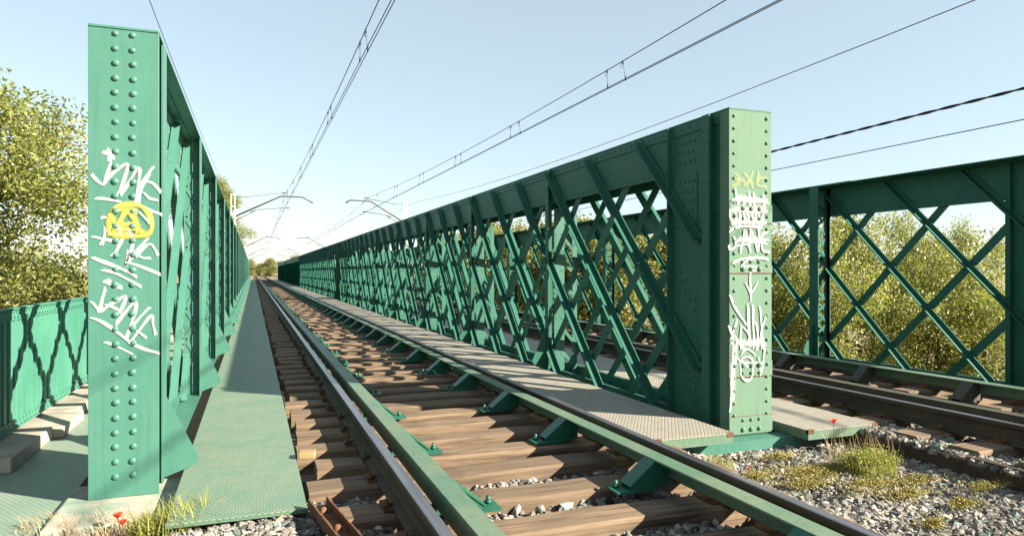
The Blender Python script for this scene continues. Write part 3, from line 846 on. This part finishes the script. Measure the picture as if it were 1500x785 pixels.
def stones(P, rad):
    n = len(P); sc = rad[:, None]*rng.uniform(.5, 1.35, (n, 3))
    V = IV[None]*(1+rng.uniform(-.34, .22, (n, 12, 1)))+rng.normal(0, .13, (n, 12, 3))
    V = V*sc[:, None, :]; V = np.einsum('nij,nkj->nki', rot_rand(n), V); V[:, :, 2] *= .85; V += P[:, None, :]
    F = (IF[None]+(np.arange(n)*12)[:, None, None]).reshape(-1, 3)
    tone = rng.beta(2.2, 2.4, n); base = .04+.34*tone**1.35
    hue = rng.uniform(0, 1, n)[:, None]
    c = base[:, None]*np.where(hue < .5, np.array([1.07, .97, .84]), np.where(hue < .72, np.array([1.08, .9, .70]), np.where(hue < .9, np.array([.98, .97, .94]), np.array([.72, .95, .82]))))
    return V.reshape(-1, 3), F, np.repeat(c, 12, 0)
def bz(x, y):
    z = np.where(x < .2, -1.352, np.where(x < 3.05, -1.375, np.where(x < 4.82, -1.475, -1.345)))
    ramp = np.clip((x-3.0)/.35, 0, 1); z = np.where((x > 3.0) & (x < 3.35), -1.375-.10*ramp, z)
    return z
def scatter(n, x0, x1, y0, y1, layers=(0, .03)):
    x = rng.uniform(x0, x1, n); y = rng.uniform(y0, y1, n)
    nz = np.array([noise.noise((a*1.7, b*1.7, 3)) for a, b in zip(x, y)])*.035
    z = bz(x, y)+nz-rng.uniform(layers[0], layers[1], n); return np.c_[x, y, z]
P = np.concatenate([scatter(8200, -.42, 3.0, 2.2, 4.24), scatter(17500, 3.0, 5.0, 2.4, 4.62), scatter(13000, 4.9, 9.4, 1.8, 4.75), scatter(900, -.45, .32, 3.5, 3.99)])
ok = np.ones(len(P), bool)
for rx in RX: ok &= ~((abs(P[:, 0]-rx) < .10) & (P[:, 2] > -1.42))
for y in yy[:4]: ok &= ~((abs(P[:, 1]-y) < .115) & (P[:, 0] > .36) & (P[:, 0] < 2.94) & (P[:, 2] > -1.43))
ok &= ~((P[:, 0] < .3) & (P[:, 1] > 3.99))
P = P[ok]; rad = .014+.024*rng.beta(1.4, 2.4, len(P))
V, F, Cc = stones(P, rad)
o = link('ballast', np_mesh('ballast', V, F, Cc, M['stone'])); tag(o, 'grey and white crushed stone ballast around the near track ends', 'ballast', None, 'stuff')

# ------------------------------------------------------------------ terrain
def hgt(x, y):
    def ss(a, b, t): t = min(1, max(0, (t-a)/(b-a))); return t*t*(3-2*t)
    base = -5.2+.5*noise.noise((x*.05, y*.05, 1))+.15*noise.noise((x*.3, y*.3, 5))
    base += 2.6*ss(16, 34, x) + 1.0*ss(-8, -30, -abs(x))*0 + 1.6*ss(-7, -26, x)*1.0 if False else 2.7*ss(14, 34, x)
    base += 2.4*(1-ss(-34, -9, x))
    plat = -1.53
    wx = ss(-6, -2.3, x)*(1-ss(10.2, 14.5, x)); wy = (1-ss(5.2, 5.6, y)) 
    far = ss(112, 120, y)*ss(-9, -4, x)*(1-ss(14, 20, x))
    w = max(wx*wy, far)
    h = base*(1-w)+plat*w
    if y > 150: h = max(h, -3.0+.0*y) if w < .5 else h
    return h
xs = list(np.arange(-12, 18.01, .75)); e = 12.0
a = -12; st = 1.2; L_ = []
while a > -900: a -= st; st *= 1.22; L_.append(a)
b_ = 18; st = 1.2; R_ = []
while b_ < 1200: b_ += st; st *= 1.22; R_.append(b_)
xs = L_[::-1]+xs+R_
ys = [-300, -120, -50, -20, -8]+list(np.arange(-3, 4.9, 1.0))+[5.19, 5.3, 5.45, 5.61]+list(np.arange(6.5, 40, 1.5))+list(np.arange(41, 125, 3))
b_ = 125; st = 4
while b_ < 3000: b_ += st; st *= 1.2; ys.append(b_)
vs = [(x, y, hgt(x, y)) for y in ys for x in xs]; nx = len(xs)
fs = [(j*nx+i, j*nx+i+1, (j+1)*nx+i+1, (j+1)*nx+i) for j in range(len(ys)-1) for i in range(nx-1)]
m = MB(); m.add(vs, fs, True); tag(m.build('ground', M['ground']), kind='structure')
m = MB(); m.box(-2.2, 9.6, -4, 5.15, -1.65, -1.505)
tag(m.build('gravel_bed', M['gravelbed']), kind='structure')
m = MB(); m.box(-2.4, 9.9, 5.16, 5.9, -6.5, -1.60)
tag(m.build('abutment_wall', M['concrete'], None, (4, 5.5, -6.5)), 'concrete abutment wall under the near end of the bridge', 'wall')

# ------------------------------------------------------------------ overhead line
ZC = 3.66
MY = [-8.0, 42.0, 92.0, 142.0, 192.0]
def zmess(y):
    k = math.floor((y+8)/50); t = (y-(-8+50*k)-25)/25
    return 3.97+.55*t*t
def overhead(xc, st, label):
    g = thing('overhead_line', label, 'overhead line', (xc, 0, ZC), 'overhead lines'); loc = (xc, 0, ZC)
    def xo(y): 
        k = math.floor((y+8)/50); t = (y-(-8+50*k))/50; s_ = 1 if k % 2 == 0 else -1
        return xc+st*s_*(1-2*t)*.5+st*.3
    m = MB(); m.tube([(xc+st*.2, y, zmess(y)) for y in np.arange(-8, 192.1, 2.5)], .0085, 6); m.build('messenger_wire', M['wire'], g, loc)
    for dx in (-.022, .022):
        m = MB(); m.tube([(xo(y)+dx, y, ZC) for y in np.arange(-8, 192.1, 10)], .0075, 6); m.build('contact_wire', M['wire'], g, loc)
    for k in range(0, 15):
        for q in (0, .62):
            y = .6+5.45*k+q
            if abs((y+8) % 50) < 2: continue
            zt = zmess(y); xt = xc+st*.2
            m = MB(); m.tube([(xt, y, zt+.012), (xt, y, zt-.05)], .016, 6); m.tube([(xt, y, zt), (xo(y)+(-.02 if q else .02), y+.04, ZC)], .0045, 5); m.tube([(xo(y)+(-.02 if q else .02), y+.04, ZC+.07), (xo(y)+(-.02 if q else .02), y+.04, ZC-.012)], .014, 6)
            lp = [(xt+.0, y+.05*math.cos(t)+.05, zt-.06+.05*math.sin(t)) for t in np.linspace(0, 6.28, 9)]; m.tube(lp, .004, 4)
            m.build('dropper', M['wire'], g, loc)
overhead(1.72, .10, 'overhead contact wires with paired droppers above the left track')
overhead(6.52, .28, 'overhead contact wires with paired droppers above the right track')
def mast(x, y, dirn, xt, label, top=4.35):
    """dirn: +1 when the arm reaches towards +x; xt: where the wires hang"""
    g = thing('catenary_mast', label, 'mast', (x, y, -6), 'catenary masts'); loc = (x, y, -6); zg = hgt(x, y)
    m = MB()
    for sx in (-.1, .1): m.box(x+sx-.02, x+sx+.02, y-.06, y+.06, zg, top)
    k = zg+.3
    while k < top-.3:
        m.box(x-.08, x+.08, y-.05, y+.05, k, k+.06); k += .42
    m.box(x-.14, x+.14, y-.08, y+.08, top, top+.04)
    m.build('pole', M['galv'], g, loc)
    z0 = 3.15; zk = 4.36; xk = xt-dirn*.25
    m = MB(); m.tube([(x+dirn*.15, y, z0), (xk, y, zk), (xt+dirn*.95, y, zk), (xt+dirn*1.55, y, zk-.32)] if dirn > 0 else [(x+dirn*.15, y, z0), (xk, y, zk), (xt+dirn*1.0, y, zk+.02), (xt+dirn*1.25, y, zk-.15)], .045, 8)
    m.tube([(x+dirn*.1, y, top-.1), (x+dirn*.6, y, top-.12), (xt+dirn*.0, y, zmess(y)+.05)], .018, 5)
    m.build('cantilever', M['arm'], g, loc)
    m = MB(); m.tube([(x+dirn*.12, y, z0-.25), (x+dirn*1.3, y, 3.55), (xt+dirn*.25, y, 3.72), (xt+dirn*.1, y, ZC)], .022, 6); m.build('registration_arm', M['arm'], g, loc)
    for (a, b) in (((x+dirn*.16, y, z0), (x+dirn*.45, y, z0+.16)), ((x+dirn*.9, y, 3.40), (x+dirn*1.2, y, 3.52)), ((xt-.16, y, zk+.2), (xt+.16, y, zk+.2))):
        m = MB(); A_, B_ = Vector(a), Vector(b)
        for k in range(4):
            p = A_.lerp(B_, (k+.2)/4.2); q = A_.lerp(B_, (k+.8)/4.2); m.tube([p, p.lerp(q, .5), q], [.03, .06, .03], 8)
        m.build('insulator', M['insul'], g, loc)
    m = MB()
    for sx in (-.1, .1): m.tube([(xt+sx, y, zk), (xt+sx, y, zk+.2)], .012, 5)
    m.build('hanger', M['arm'], g, loc)
for i, y in enumerate(MY[1:]):
    far = ['first', 'second', 'third', 'fourth'][i]
    mast(-1.07, y, 1, 1.74, f'pale steel mast behind the left girder, {far} one along, arm over the left track')
    mast(8.97, y+1.0, -1, 6.55, f'pale steel mast behind the right girders, {far} one along, arm over the right track')
def wire(pts, r, mat, label, twist=False, name='power_cable'):
    m = MB()
    if twist:
        n = 1100; P_ = [Vector(p) for p in pts]; A_, B_ = P_[0], P_[-1]
        for ph in (0, 3.1416):
            q = []
            for i in range(n+1):
                t = i/n; p = A_.lerp(B_, t); p.z += (t-.5)**2*4*twist-twist; w = t*(B_-A_).length/.85*6.283+ph
                q.append(p+Vector((math.cos(w)*r*.95, 0, math.sin(w)*r*.95)))
            m.tube(q, r, 6)
    else: m.tube(pts, r, 6)
    return tag(m.build(name, mat, None, tuple(pts[0])), label, 'wire')
def sagline(x0, f, ya=-20, yb=142, st=4): return [(x0, y, f(y)) for y in np.arange(ya, yb, st)]
sg = lambda lo, hi: (lambda y: lo+(hi-lo)*(((y-(-8+50*math.floor((y+8)/50))-25)/25)**2))
wire(sagline(-1.80, sg(5.02, 5.38)), .0075, M['wire'], 'single feeder wire rising steeply above the left girder')
wire(sagline(9.2, sg(3.57, 4.27)), .0075, M['wire'], 'single feeder wire crossing above the graffitied middle end post')
wire([(11, -6, 3.0), (11, 100, 2.2)], .0138, M['cable'], 'thick twisted black cable in the sky above the far right girder', .25)
wire([(11, y, 2.36-.006*y+.00003*y*y) for y in np.arange(-6, 100, 4)], .0085, M['cable'], 'thin black wire just below the twisted cable')

# ------------------------------------------------------------------ trees
def leaves_np(C, n_per, spread, size, seed, tintc):
    r = np.random.default_rng(seed); n = len(C)*n_per
    c = np.repeat(C, n_per, 0); ti = np.repeat(tintc, n_per)
    p = c+np.clip(r.normal(0, 1, (n, 3)), -1.7, 1.7)*np.array([1, 1, .8])*spread
    q = r.normal(size=(n, 3)); q[:, 2] = np.abs(q[:, 2])*.8+.15; q /= np.linalg.norm(q, axis=1)[:, None]
    t = np.cross(q, r.normal(size=(n, 3))); t /= np.linalg.norm(t, axis=1)[:, None]; b = np.cross(q, t)
    s = size*r.uniform(.6, 1.3, n)[:, None]
    fold = q*s*.18
    V = np.stack([p-t*s, p-b*s*.62+fold, p+t*s*.95, p+b*s*.62+fold], 1).reshape(-1, 3)
    F = np.arange(n*4).reshape(-1, 4)
    tint = np.clip(ti+r.normal(0, .16, n), 0, 1); return V, F, np.repeat(tint[:, None], 4, 0).repeat(3, 1)
def tree_proto(seed, h, rad, trunk_h, nclump, n_per, leaf, spread, shape='oval'):
    r = np.random.default_rng(seed); R_ = random.Random(seed)
    # limbs
    m = MB(); tips = []
    base = Vector((0, 0, 0)); top = Vector((R_.uniform(-.3, .3), R_.uniform(-.3, .3), h*.92))
    axis = [base.lerp(top, t)+Vector((math.sin(t*5+seed)*.12, math.cos(t*4+seed)*.12, 0))*t for t in np.linspace(0, 1, 9)]
    tr = h*.017+.03; m.tube(axis, [tr*(1-.88*t) for t in np.linspace(0, 1, 9)], 8)
    segs = [(axis[i], axis[i+1]) for i in range(3, 8)]
    for k in range(int(10+h)):
        t = R_.uniform(trunk_h/h, .93); p = axis[0].lerp(axis[-1], t); i = min(7, int(t*8)); p = axis[i].lerp(axis[i+1], t*8-i)
        prof = math.sin(math.pi*min(1, max(.05, (t-trunk_h/h*.6)/(1-trunk_h/h*.6))**.8))**.7
        L = rad*prof*R_.uniform(.75, 1.1); an = R_.uniform(0, 6.283); el = R_.uniform(.15, .8)
        d = Vector((math.cos(an)*math.cos(el), math.sin(an)*math.cos(el), math.sin(el)))
        pts = [p, p+d*L*.4, p+d*L*.75+Vector((0, 0, -.03*L)), p+d*L]
        rr = tr*(1-.85*t)*.6; m.tube(pts, [rr, rr*.6, rr*.35, rr*.12], 5)
        segs += [(pts[1], pts[2]), (pts[2], pts[3]), (pts[2], pts[3])]
        for q in range(4):
            s0 = pts[1].lerp(pts[3], R_.uniform(0, .9)); dd = Vector((R_.gauss(0, 1), R_.gauss(0, 1), R_.gauss(.3, .7))).normalized()*L*R_.uniform(.25, .5)
            m.tube([s0, s0+dd*.6, s0+dd], [rr*.35, rr*.2, rr*.08], 4); segs += [(s0, s0+dd), (s0+dd*.5, s0+dd)]
    idx = r.integers(0, len(segs), nclump); tt = r.uniform(.2, 1.08, nclump)
    C = np.array([list(segs[i][0].lerp(segs[i][1], t)) for i, t in zip(idx, tt)])+r.normal(0, spread*.9, (nclump, 3))
    C[:, 2] = np.maximum(C[:, 2], trunk_h*.6)
    V, F, T = leaves_np(C, n_per, spread, leaf, seed+1, np.clip(r.normal(.5, .2, nclump), 0, 1))
    return m, (V, F, T)
PROTO = {}
def proto(key, *a):
    m, (V, F, T) = tree_proto(*a[:-1]); mat = a[-1]
    PROTO[key] = (m.mesh('trunk', M['bark']), np_mesh('crown', V, F, T, mat), float(np.percentile(V[:, 2], 99.3)))
proto('poplar_a', 3, 10.0, 2.9, 1.2, 430, 170, .036, .20, M['leaf'])
proto('poplar_b', 5, 8.6, 3.0, .6, 400, 165, .036, .21, M['leaf'])
proto('bush_a', 8, 6.0, 2.9, .3, 380, 170, .033, .20, M['leaf'])
proto('bush_b', 9, 5.2, 3.0, .2, 360, 165, .034, .21, M['leafdark'])
proto('far_a', 21, 9.0, 3.4, .8, 300, 34, .13, .48, M['leaffar'])
proto('far_b', 22, 7.0, 3.6, .4, 280, 34, .14, .5, M['leaffar'])
def tree(key, x, y, sc, rz, label, group=None, dz=0, name='tree', cat='tree', top=None, wd=1):
    tr, cr = PROTO[key][:2]
    if top is not None: sc = (top-hgt(x, y)+.1)/PROTO[key][2]
    o = thing(name, label, cat, (x, y, hgt(x, y)-.1+dz), group); o.scale = (sc*wd, sc*wd, sc); o.rotation_euler = (0, 0, rz)
    link('trunk', tr, o); link('crown', cr, o); return o
tree('poplar_a', -6.4, 12.6, 1, .4, 'tall leafy poplar rising left of the JANE post, its top highest against the sky', top=3.85, wd=1.1)
tree('poplar_b', -4.7, 13.6, 1, 2.0, 'leafy poplar close beside the JANE post, right of the taller one', top=3.05, wd=1.1)
tree('poplar_b', -4.6, 10.8, 1, 1.0, 'low dense tree just behind the green corrugated fence', top=1.2)
tree('bush_a', -6.2, 9.4, 1, 3.0, 'leafy bush filling the view above the fence near the left edge', top=1.5)
tree('poplar_b', -8.4, 15.5, 1, 5.0, 'poplar standing behind the taller one at the left edge', top=3.3)
tree('poplar_a', -5.4, 84, 1, 1.0, 'distant tall poplar peeking over the left girder below the feeder wire', top=10.2)
B_ = 'bushes beyond the right girder'
tree('bush_a', 13.5, 13.2, 1, .6, "leafy bush beyond the right girder, just right of its laced upright", B_, name='bush', cat='bush', top=.80, wd=.8)
tree('bush_b', 15.2, 13.6, 1, 2.4, 'taller bush in the middle of the open crosses of the right girder', B_, name='bush', cat='bush', top=1.42, wd=.62)
tree('bush_a', 17.0, 13.2, 1, 4.0, "rounded bush behind the right girder's last open cross", B_, name='bush', cat='bush', top=1.25, wd=.6)
tree('bush_b', 11.8, 13.6, 1, 1.0, "bush beyond the right girder, just left of its laced upright", B_, name='bush', cat='bush', top=.95, wd=.7)
tree('bush_b', 16.2, 11.3, 1, 3.3, 'low spreading bush at the foot of the taller ones beyond the right girder', B_, name='bush', cat='bush', top=-.55, wd=1.1)
tree('bush_a', 20.0, 14.6, 1, 5.0, "smaller bush by the right girder's solid end panel, grass showing beside it", B_, name='bush', cat='bush', top=-.4, wd=.6)
rr = random.Random(4)
for i in range(30):
    y = rr.uniform(21, 95); x = rr.uniform(14, 22)+y*rr.uniform(.0, .45)
    if x/y > .80: continue
    tree(rr.choice(['far_a', 'far_b']), x, y, 1, rr.uniform(0, 6), 'leafy tree beyond the right girder, glimpsed through the lattices', 'trees beyond the right girder', top=rr.uniform(.035, .075)*math.hypot(x, y))
for i in range(16):
    x = -16+i*2.9+rr.uniform(-1, 1); y = rr.uniform(205, 260)
    if i % 3 == 2: y += 60
    tree(rr.choice(['far_a', 'far_b']), x, y, rr.uniform(.62, .95), rr.uniform(0, 6), 'yellow-green tree in the row closing the view at the far end of the tracks', 'trees at the end of the tracks', 0)
for i in range(7):
    tree('far_b', -8-rr.uniform(0, 8), 24+i*9, rr.uniform(.6, .8), rr.uniform(0, 6), 'leafy tree behind the left girder, glimpsed through its lattice', 'trees behind the left girder')

# ------------------------------------------------------------------ small plants
def blades(n, rad, h, w, seed, lean=.45, dry=False, heads=0):
    r = np.random.default_rng(seed); Vs = []; Fs = []; T = []
    for i in range(n):
        a = r.uniform(0, 6.283); q = rad*math.sqrt(r.uniform(0, 1)); x, y = q*math.cos(a), q*math.sin(a)
        L = h*r.uniform(.45, 1.1); d = r.uniform(0, 6.283); ln = L*lean*r.uniform(.2, 1.2); ww = w*r.uniform(.6, 1.2)
        dx, dy = math.cos(d), math.sin(d); o = len(Vs); tn = r.uniform(0, 1)
        for t in (0, .4, .75, 1):
            px, py, pz = x+dx*ln*t*t, y+dy*ln*t*t, L*(t-.18*t*t*lean)
            k = ww*(1-t*.9); Vs += [(px-dy*k, py+dx*k, pz), (px+dy*k, py-dx*k, pz)]; T += [tn, tn]
        for s_ in range(3): Fs.append((o+2*s_, o+2*s_+1, o+2*s_+3, o+2*s_+2))
    return np.array(Vs), np.array(Fs), np.array(T)[:, None].repeat(3, 1)
def tuft(name, x, y, z, n, rad, h, w, seed, mat, label, cat='grass tuft', lean=.5, group=None):
    V, F, T = blades(n, rad, h, w, seed, lean); o = link(name, np_mesh(name, V, F, T, mat), None, (x, y, z)); return tag(o, label, cat, group)
def poppy(x, y, z, h, label, s=1.0):
    o = thing('poppy', label, 'poppy', (x, y, z), 'red poppies')
    m = MB(); m.tube([(0, 0, 0), (.01, 0, h*.5), (.0, .01, h)], .0025, 5); m.build('stem', M['stem'], o)
    for k in range(4):
        m = MB(); a = k*math.pi/2+.3; vs = []; fs = []
        for i in range(4):
            for j in range(5):
                t = i/3; u = (j-2)/2*.95*math.sin(math.pi*(.15+.6*t))
                rr_ = .026*s*t; vs.append((.0+rr_*math.cos(a+u), .01+rr_*math.sin(a+u), h+.026*s*t*t+.003*math.sin(j*2)))
        for i in range(3):
            for j in range(4): fs.append((i*5+j, i*5+j+1, (i+1)*5+j+1, (i+1)*5+j))
        m.add(vs, fs, True); m.build('petal', M['petal'], o)
    m = MB(); m.tube([(0, .01, h), (0, .01, h+.012)], [.006, .004], 6); m.build('seed_head', M['stem'], o)
def gp(px, py, z): return on_z(px, py, z)
def plant(px, py, z): x, y = gp(px, py, z); return x, y, z
tuft('grass_tuft', *plant(255, 786, -1.42), 480, .18, .21, .005, 1, M['grass'], 'yellow-green grass tuft beside the footing of the left end post', lean=.8)
tuft('grass_tuft', *plant(222, 790, -1.42), 240, .12, .13, .0045, 12, M['grass'], 'short grass tuft in front of the left footing, left of the larger tuft', lean=.8)
tuft('dry_stalks', *plant(135, 788, -1.42), 280, .24, .15, .0032, 2, M['dry'], 'dry beige grass stalks below the left end post and poppy', lean=.8)
tuft('dry_stalks', *plant(60, 772, -1.40), 60, .12, .09, .0026, 3, M['dry'], 'few dry straw stalks lying on the green path at lower left', lean=1.6)
x, y, z = plant(172, 786, -1.42); poppy(x, y, z, .10, 'red poppy at the foot of the left end post', .9); poppy(x+.025, y-.01, z, .065, 'lower red poppy at the left end post, just right of the other', .8)
x, y, z = plant(1272, 690, -1.44)
o = thing('weed_plant', 'bushy green weed plant on the gravel right of the sill', 'weed', (x, y, z))
V, F, T = blades(420, .19, .17, .0028, 4, .6); link('stems', np_mesh('stems', V, F, T, M['grass']), o)
r_ = np.random.default_rng(44); q = r_.normal(0, 1, (420, 3))*np.array([.085, .06, .03])+np.array([0, 0, .085]); q[:, 2] = np.clip(q[:, 2], .01, .2)
V, F, T = leaves_np(q, 9, .018, .008, 45, np.clip(r_.normal(.5, .25, 420), 0, 1)); link('foliage', np_mesh('foliage', V, F, T, M['grass']), o)
tuft('weed_stalks', x+.05, y+.10, z, 85, .26, .33, .0022, 5, M['dry'], 'thin brown seed stalks standing around the bushy weed', 'weed', .5)
x, y, z = plant(1222, 680, -1.44); poppy(x, y, z, .31, 'bright red poppy left of the bushy weed on the gravel', 1.0)
x, y, z = plant(1098, 700, -1.46); poppy(x, y, z, .06, 'tiny red poppy in the gravel below the graffitied post', .5)
tuft('grass_tuft', *plant(1052, 688, -1.44), 170, .11, .12, .003, 6, M['grass'], 'small green grass tuft between the dark rail and the sill', lean=.6)
def cover(px, py, rx, ry, n, seed, h=.03):
    x, y = gp(px, py, -1.455); r = np.random.default_rng(seed); V = []; F = []; T = []
    a = r.uniform(0, 6.283, n); q = np.abs(r.normal(0, .55, n))*(1+.5*np.sin(a*3+seed)); X = x+rx*q*np.cos(a); Y = y+ry*q*np.sin(a)
    c = np.c_[X, Y, -1.452+r.uniform(0, h, n)]
    V, F, T = leaves_np(c, 4, .011, .0065, seed, np.clip(r.normal(.5, .25, n), 0, 1)); return V, F, T
parts = [cover(1215, 690, .48, .17, 2100, 1), cover(1180, 710, .3, .12, 500, 7), cover(1330, 725, .25, .09, 420, 8), cover(1440, 715, .2, .08, 260, 9), cover(1110, 700, .2, .08, 260, 10), cover(1280, 712, .30, .10, 900, 2), cover(1350, 705, .16, .07, 420, 3), cover(1410, 740, .12, .06, 300, 4), cover(1140, 672, .2, .08, 420, 5), cover(1365, 770, .10, .05, 240, 6)]
off = 0; Vs, Fs, Ts = [], [], []
for V, F, T in parts: Vs.append(V); Fs.append(F+off); Ts.append(T); off += len(V)
o = link('ground_cover', np_mesh('ground_cover', np.concatenate(Vs), np.concatenate(Fs), np.concatenate(Ts), M['moss'])); tag(o, 'low dry yellow stonecrop spreading over the gravel', 'ground cover', None, 'stuff')

# ------------------------------------------------------------------ light
SUNV = Vector((4.06, -3.38, 2.69)).normalized()
el = math.asin(SUNV.z); az = math.atan2(SUNV.x, SUNV.y)      # clockwise from +y
sun = bpy.data.lights.new('sun', 'SUN'); sun.energy = 5.0; sun.angle = R(.53); sun.color = (1, .905, .75)
so = bpy.data.objects.new('sun', sun); COL.objects.link(so); so.rotation_euler = (-SUNV).to_track_quat('-Z', 'Y').to_euler(); so.location = SUNV*50
w = bpy.data.worlds.new('World'); SC.world = w; w.use_nodes = True
nt = w.node_tree; sky = nt.nodes.new('ShaderNodeTexSky'); sky.sky_type = 'NISHITA'; sky.sun_disc = False
sky.sun_elevation = el; sky.sun_rotation = az; sky.air_density = 1.0; sky.dust_density = .5; sky.ozone_density = .6; sky.altitude = 100
hs = nt.nodes.new('ShaderNodeHueSaturation'); hs.inputs['Saturation'].default_value = .8; hs.inputs['Hue'].default_value = .487; nt.links.new(sky.outputs[0], hs.inputs['Color']); mx = nt.nodes.new('ShaderNodeMix'); mx.data_type = 'RGBA'; mx.inputs[0].default_value = .46; mx.inputs[7].default_value = (3.15, 3.85, 4.2, 1); nt.links.new(hs.outputs[0], mx.inputs[6]); nt.links.new(mx.outputs[2], nt.nodes['Background'].inputs['Color']); nt.nodes['Background'].inputs['Strength'].default_value = .05
vs_ = SC.view_settings; vs_.view_transform = 'Standard'; vs_.look = 'None'; vs_.exposure = 2.12; vs_.gamma = 1; vs_.use_curve_mapping = False
SC.cycles.max_bounces = 6; SC.cycles.transparent_max_bounces = 16

# lift the whole place so that the ground is near z = 0
for o in bpy.data.objects:
    if o.parent is None and o.type in ('MESH', 'EMPTY'): o.location.z += H0
